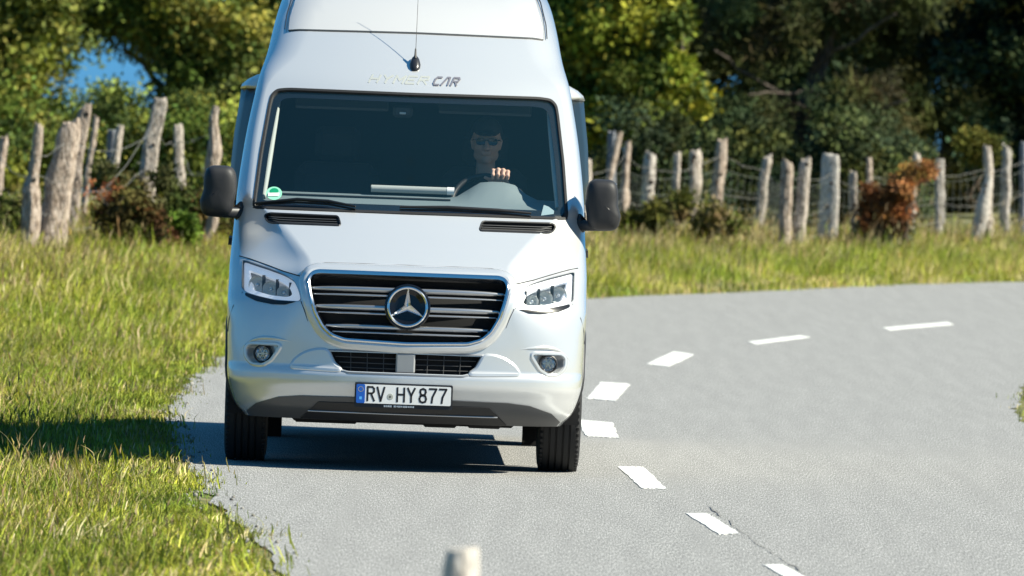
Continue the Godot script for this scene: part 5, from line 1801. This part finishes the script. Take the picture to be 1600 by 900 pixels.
	tree("broad_evergreen", "nearly black evergreen filling the top right corner", "tree", 7.6, 108.0, 0.16, [[7.6, -0.8, 0, 7.6, 4.5, 0, 1.0, 0.5]], "broad", [[7.5, 3.3, 0, 1.0, 0.9, 0.9], [6.7, 3.3, 0.2, 0.8, 0.7, 0.7], [7.2, 2.0, 0.3, 0.9, 0.7, 0.7], [7.5, 4.6, 0, 1.4, 0.8, 1.1]], 4600, [deep[1], Color(0.009, 0.014, 0.006), deep[1], Color(0.007, 0.012, 0.005), deep[0], Color(0.07, 0.062, 0.015)], "leaf_deep")
	tree("broad_evergreen", "dark round evergreen at the far right edge behind the last posts", "tree", 9.2, 114.0, 0.18, [[9.2, -1.3, 0, 9.2, 4.5, 0, 1.0, 0.5]], "broad", [[9.0, 3.2, 0, 1.4, 1.3, 1.2], [9.2, 1.5, 0, 1.3, 0.9, 1.0], [9.2, 5.0, 0, 1.6, 1.0, 1.2]], 3000, deep, "leaf_deep")
	tree("broad_evergreen", "dark evergreen crown in the gap between bright tree and pine", "tree", 2.7, 117.0, 0.18, [[2.7, -1.6, 0, 2.7, 4.5, 0, 1.0, 0.5]], "broad", [[2.7, 3.7, 0, 1.5, 1.1, 1.2], [2.7, 1.9, 0, 1.4, 0.9, 1.0], [2.7, 5.4, 0, 1.8, 1.0, 1.2]], 4200, [deep[0], deep[1], deep[2]], "leaf_deep")
	tree("broad_evergreen", "dark evergreen mass behind the van, mostly hidden by it", "tree", -0.6, 116.0, 0.18, [[-0.6, -1.5, 0, -0.6, 4.5, 0, 1.0, 0.5]], "broad", [[-0.6, 3.6, 0, 1.7, 1.3, 1.3], [-0.6, 1.6, 0, 1.6, 1.1, 1.1], [-0.6, 5.4, 0, 1.8, 1.0, 1.2]], 3200, [olive[3], deep[2], deep[3]], "leaf_deep")
	tree("broad_evergreen", "farthest dark evergreen showing between the two pines", "tree", 5.1, 126.0, 0.2, [[5.1, -3.0, 0, 5.1, 4.5, 0, 1.0, 0.5]], "broad", [[5.0, 3.7, 0, 1.8, 1.2, 1.2], [5.1, 1.9, 0, 1.8, 1.0, 1.0], [4.6, 2.8, 0, 1.2, 0.8, 0.8], [5.1, 5.5, 0, 2.0, 1.0, 1.2]], 6400, [deep[0], deep[1]], "leaf_deep")
	tree("broad_evergreen", "farthest dark evergreen behind the top right corner tree", "tree", 8.3, 128.0, 0.2, [[8.3, -3.2, 0, 8.3, 4.5, 0, 1.0, 0.5]], "broad", [[8.1, 3.7, 0, 1.9, 1.3, 1.2], [8.2, 1.9, 0, 1.9, 1.1, 1.0], [8.3, 5.6, 0, 2.0, 1.0, 1.2]], 4200, [deep[0], deep[1]], "leaf_deep")
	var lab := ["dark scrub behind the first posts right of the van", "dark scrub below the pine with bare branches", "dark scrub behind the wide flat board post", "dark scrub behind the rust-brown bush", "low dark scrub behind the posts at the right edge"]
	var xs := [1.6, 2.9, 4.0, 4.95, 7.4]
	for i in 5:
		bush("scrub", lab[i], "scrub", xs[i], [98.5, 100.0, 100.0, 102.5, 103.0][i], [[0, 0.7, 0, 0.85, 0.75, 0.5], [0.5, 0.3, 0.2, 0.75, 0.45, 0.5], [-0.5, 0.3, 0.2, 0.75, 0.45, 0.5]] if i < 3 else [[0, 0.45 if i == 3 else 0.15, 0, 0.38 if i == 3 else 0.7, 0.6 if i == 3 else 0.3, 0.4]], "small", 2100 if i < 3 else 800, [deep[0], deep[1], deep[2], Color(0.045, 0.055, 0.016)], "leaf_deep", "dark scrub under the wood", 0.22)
	bush("round_bush", "sunlit pale green bush behind the post with the leaning board", "bush", 6.05, 103.0, [[0, 1.95 - gy(6.05, 103.0), 0, 0.26, 0.16, 0.22]], "small", 180, [Color(0.13, 0.135, 0.035), Color(0.09, 0.10, 0.025)], "leaf_bright", "", 0.10)
	# in the fence line
	bush("dead_bush", "rust-brown dead bush grown through the fence on the right", "bush", 4.42, 93.4, [[-0.12, 0.52, 0, 0.22, 0.26, 0.2], [0.14, 0.78, 0, 0.26, 0.22, 0.2], [0.34, 0.90, 0, 0.16, 0.16, 0.15], [0.08, 0.42, 0, 0.30, 0.22, 0.2], [-0.22, 0.62, 0, 0.16, 0.14, 0.14]], "curl", 640, dead, "leaf_dead", "", 0.10)
	bush("dark_bush", "dark low shrub in the shade under the rust-brown bush", "bush", 4.32, 93.7, [[0.0, 0.24, 0, 0.22, 0.24, 0.18]], "small", 260, [deep[0], deep[1], deep[2]], "leaf_deep", "", 0.1)
	bush("rust_bush", "small red-brown bush beside the thick stump post", "bush", -3.95, 78.0, [[0.0, 0.50, 0, 0.22, 0.22, 0.2], [0.18, 0.28, 0, 0.26, 0.26, 0.2], [0.36, 0.14, 0, 0.2, 0.18, 0.2]], "curl", 420, [dead[1], dead[3], Color(0.10, 0.09, 0.03), Color(0.06, 0.07, 0.02)], "leaf_dead", "", 0.12)
	bush("green_sapling", "fresh green sapling at the foot of the half-dark post", "sapling", -3.32, 78.5, [[0, 0.24, 0, 0.13, 0.17, 0.12], [0.05, 0.10, 0, 0.10, 0.12, 0.1]], "frond", 200, [Color(0.16, 0.25, 0.03), Color(0.12, 0.20, 0.03)], "leaf_bright", "", 0.08)
	bush("verge_shrub", "green-brown shrub in the grass before the posts near the mirror", "shrub", 1.95, 90.6, [[0, 0.34, 0, 0.40, 0.24, 0.3], [-0.42, 0.26, 0, 0.34, 0.20, 0.3], [0.42, 0.22, 0, 0.24, 0.18, 0.2]], "frond", 620, [Color(0.11, 0.12, 0.025), Color(0.08, 0.09, 0.022), Color(0.15, 0.12, 0.05)], "leaf_olive", "", 0.12)
	bush("verge_shrub", "ivy-dark shrub filling the fence foot left of the van", "shrub", -3.55, 80.6, [[0, 0.32, 0, 0.5, 0.30, 0.3], [-0.5, 0.36, 0, 0.4, 0.32, 0.3], [0.5, 0.30, 0, 0.35, 0.28, 0.3]], "frond", 620, [Color(0.09, 0.11, 0.03), Color(0.13, 0.12, 0.04), Color(0.16, 0.12, 0.055), Color(0.06, 0.075, 0.022)], "leaf_olive", "", 0.14)
	bush("verge_shrub", "dark weeds at the foot of the posts at the far left", "shrub", -5.0, 76.5, [[0, 0.24, 0, 0.5, 0.26, 0.3], [-0.6, 0.24, 0, 0.5, 0.26, 0.3]], "frond", 560, [Color(0.06, 0.075, 0.02), Color(0.09, 0.10, 0.03), Color(0.12, 0.11, 0.05)], "leaf_olive", "", 0.14)
	build_grass()

func tuft(blades: int, hgt: float, spread: float, width: float, seed_: int, heads := 0.0) -> ArrayMesh:
	var r := RandomNumberGenerator.new()
	r.seed = seed_
	var mb := MB.new()
	mb.colored = true
	for i in blades:
		var p := Vector3(r.randfn(0, 1), 0, r.randfn(0, 1)) * spread
		var a := r.randf() * TAU
		var dv := Vector3(cos(a), 0, sin(a))
		var s := Vector3(-dv.z, 0, dv.x)
		var h := hgt * r.randf_range(0.45, 1.25)
		var lean := r.randf_range(0.1, 1.25) * h
		var w := width * r.randf_range(0.7, 1.3)
		var g := r.randf_range(0.78, 1.22)
		mb.tint = Color(g, g, g)
		var nn := (dv + Vector3(0, 0.35, 0)).normalized()
		var prev := []
		for q in 4:
			var t := q / 3.0
			var c := p + Vector3(0, h * (t - 0.18 * t * t), 0) + dv * lean * t * t
			var ww := w * (1.0 - 0.85 * t * t) / 2.0
			var cur := [mb.vert(c - s * ww - Vector3(0, 0.03 if q == 0 else 0.0, 0), nn), mb.vert(c + s * ww - Vector3(0, 0.03 if q == 0 else 0.0, 0), nn)]
			if prev.size(): mb.quad(prev[0], prev[1], cur[1], cur[0])
			prev = cur
		if r.randf() < heads:
			var c := p + Vector3(0, h * 0.82, 0) + dv * lean
			for e in 2:
				var ss: Vector3 = s if e else dv
				mb.flat4(c - ss * 0.001, c + Vector3(0, 0.015, 0) + ss * 0.0032, c + Vector3(0, 0.042, 0) + dv * 0.014, c + Vector3(0, 0.015, 0) - ss * 0.0032, dv)
	return mb.mesh()

func b_noise(x: float) -> float:
	return sin(x * 3.1) * 0.5 + sin(x * 7.7) * 0.3

func build_grass() -> void:
	var patchy := FastNoiseLite.new()
	patchy.seed = 77; patchy.frequency = 0.55
	var fine := FastNoiseLite.new()
	fine.seed = 78; fine.frequency = 1.9
	var gm := leaf_mat("grass_blade", 0.55)
	gm.roughness = 0.6
	var kinds := [tuft(26, 0.048, 0.075, 0.0044, 1), tuft(28, 0.064, 0.085, 0.0044, 2), tuft(18, 0.095, 0.075, 0.004, 3, 0.1), tuft(4, 0.20, 0.05, 0.0026, 4, 0.6), tuft(24, 0.035, 0.085, 0.005, 5)]
	var green := Color(0.255, 0.315, 0.042)
	var lime := Color(0.385, 0.415, 0.058)
	var lush := Color(0.175, 0.245, 0.036)
	var straw := Color(0.54, 0.46, 0.24)
	var rust := Color(0.27, 0.185, 0.10)
	var zones := [["near_grass", "sunlit yellow-green grass bank along the left of the road", 26.0, 62.0, -1, 72000], ["bank_grass", "taller mixed grass on the rising bank below the left fence", 60.0, 88.0, -1, 26000], ["far_grass", "dry yellow grass verge between the far bend and the right fence", 78.0, 99.0, 1, 34000], ["inside_grass", "tuft of grass at the inner edge of the bend", 50.0, 62.0, 2, 1500]]
	for z in zones:
		var where := [[], [], [], [], []]
		var cols := [[], [], [], [], []]
		var tries := 0
		while tries < int(z[5]):
			tries += 1
			var d := sqrt(lerpf(z[2] * z[2], z[3] * z[3], rng.randf()))
			var half := d * 0.0655 * 1.22 + 0.6
			var x := 0.0
			match z[4]:
				-1: x = rng.randf_range(-half, -0.5 if z[2] < 50.0 else 0.2)
				1: x = rng.randf_range(-1.5, half + 0.5)
				_: x = rng.randf_range(3.7, 5.3)
			var e := look(dgrid, x, d)
			var edge := fine.get_noise_2d(x * 1.3, d * 0.6) * 0.10
			if e < 0.13 + edge or z[4] == 1 and e > 4.6 + b_noise(x): continue
			if z[4] == -1 and x > -0.2 and d > 70.0 and e < 0.0: continue
			var a := patchy.get_noise_2d(x, d * 0.35)
			var b := fine.get_noise_2d(x, d * 0.4)
			var dry := clampf((0.24 if z[4] == -1 else 0.42) + a * 0.75 + b * 0.5 + (0.10 if z[4] == 1 else 0.0) + (0.35 if e > 2.6 and z[4] == 1 else 0.0), 0.0, 1.0)
			if e < 0.25: dry += 0.18
			var r := rng.randf()
			var col: Color
			if r < dry * 0.42: col = straw
			elif r < dry * 0.42 + (0.30 if e > 2.3 and z[2] > 50.0 else 0.05): col = rust
			elif rng.randf() < 0.40 + a * 1.3: col = lime
			elif b < -0.12: col = lush
			else: col = green
			var k := 0
			var rr := rng.randf()
			if e < 0.55: k = 4 if rr < 0.8 else 0
			elif rr < 0.36: k = 0
			elif rr < 0.74: k = 1
			elif rr < 0.975: k = 2
			else: k = 3
			if k == 3: col = straw.lerp(rust, rng.randf() * 0.6)
			var s := rng.randf_range(0.7, 1.2) * (1.25 if z[2] > 50.0 else 1.0) * clampf(1.0 + b * 0.9 + fine.get_noise_2d(x * 3.1 + 40.0, d * 1.1) * 0.7, 0.5, 1.7)
			var bs := Basis(Vector3(0, 1, 0), rng.randf() * TAU).scaled(Vector3(s, s * rng.randf_range(0.75, 1.25) * (1.5 if z[4] == 1 else 1.2 if z[2] > 50.0 else 1.0), s))
			bs = Basis(Vector3(rng.randfn(0, 1), 0, rng.randfn(0, 1)).normalized(), rng.randfn(0, 0.16)) * bs
			where[k].append(Transform3D(bs, Vector3(x, gy(x, d), -d)))
			cols[k].append(shade(col, 0.16) * clampf(1.0 + fine.get_noise_2d(x * 2.3 - 20.0, d * 0.9) * 0.75, 0.5, 1.5))
		var root := thing(z[0], z[1], "grass", Vector3.ZERO)
		root.set_meta("kind", "stuff")
		for k in 5:
			if where[k].size(): scatter("grass_blades", kinds[k], gm, where[k], cols[k], root)
	# bare-edge pebbles
	var peb := SphereMesh.new()
	peb.radius = 0.014; peb.height = 0.02; peb.radial_segments = 7; peb.rings = 4
	var w := []
	var c := []
	for i in 2200:
		var d := rng.randf_range(30.0, 62.0)
		var x := rng.randf_range(-3.2, -0.4)
		var e := look(dgrid, x, d)
		if e < -0.12 or e > 0.18: continue
		w.append(Transform3D(any_basis(rng.randf_range(0.3, 1.0)), Vector3(x, maxf(gy(x, d), gh(d)) + 0.006, -d)))
		var g := rng.randf_range(0.10, 0.32)
		c.append(Color(g, g * 0.95, g * 0.85))
	var pm := mat("pebble", Color(1, 1, 1), 0.9)
	pm.vertex_color_use_as_albedo = true
	var po := scatter("gravel", peb, pm, w, c, self)
	tag(po, "loose grit along the left edge of the asphalt", "gravel", "", "stuff")
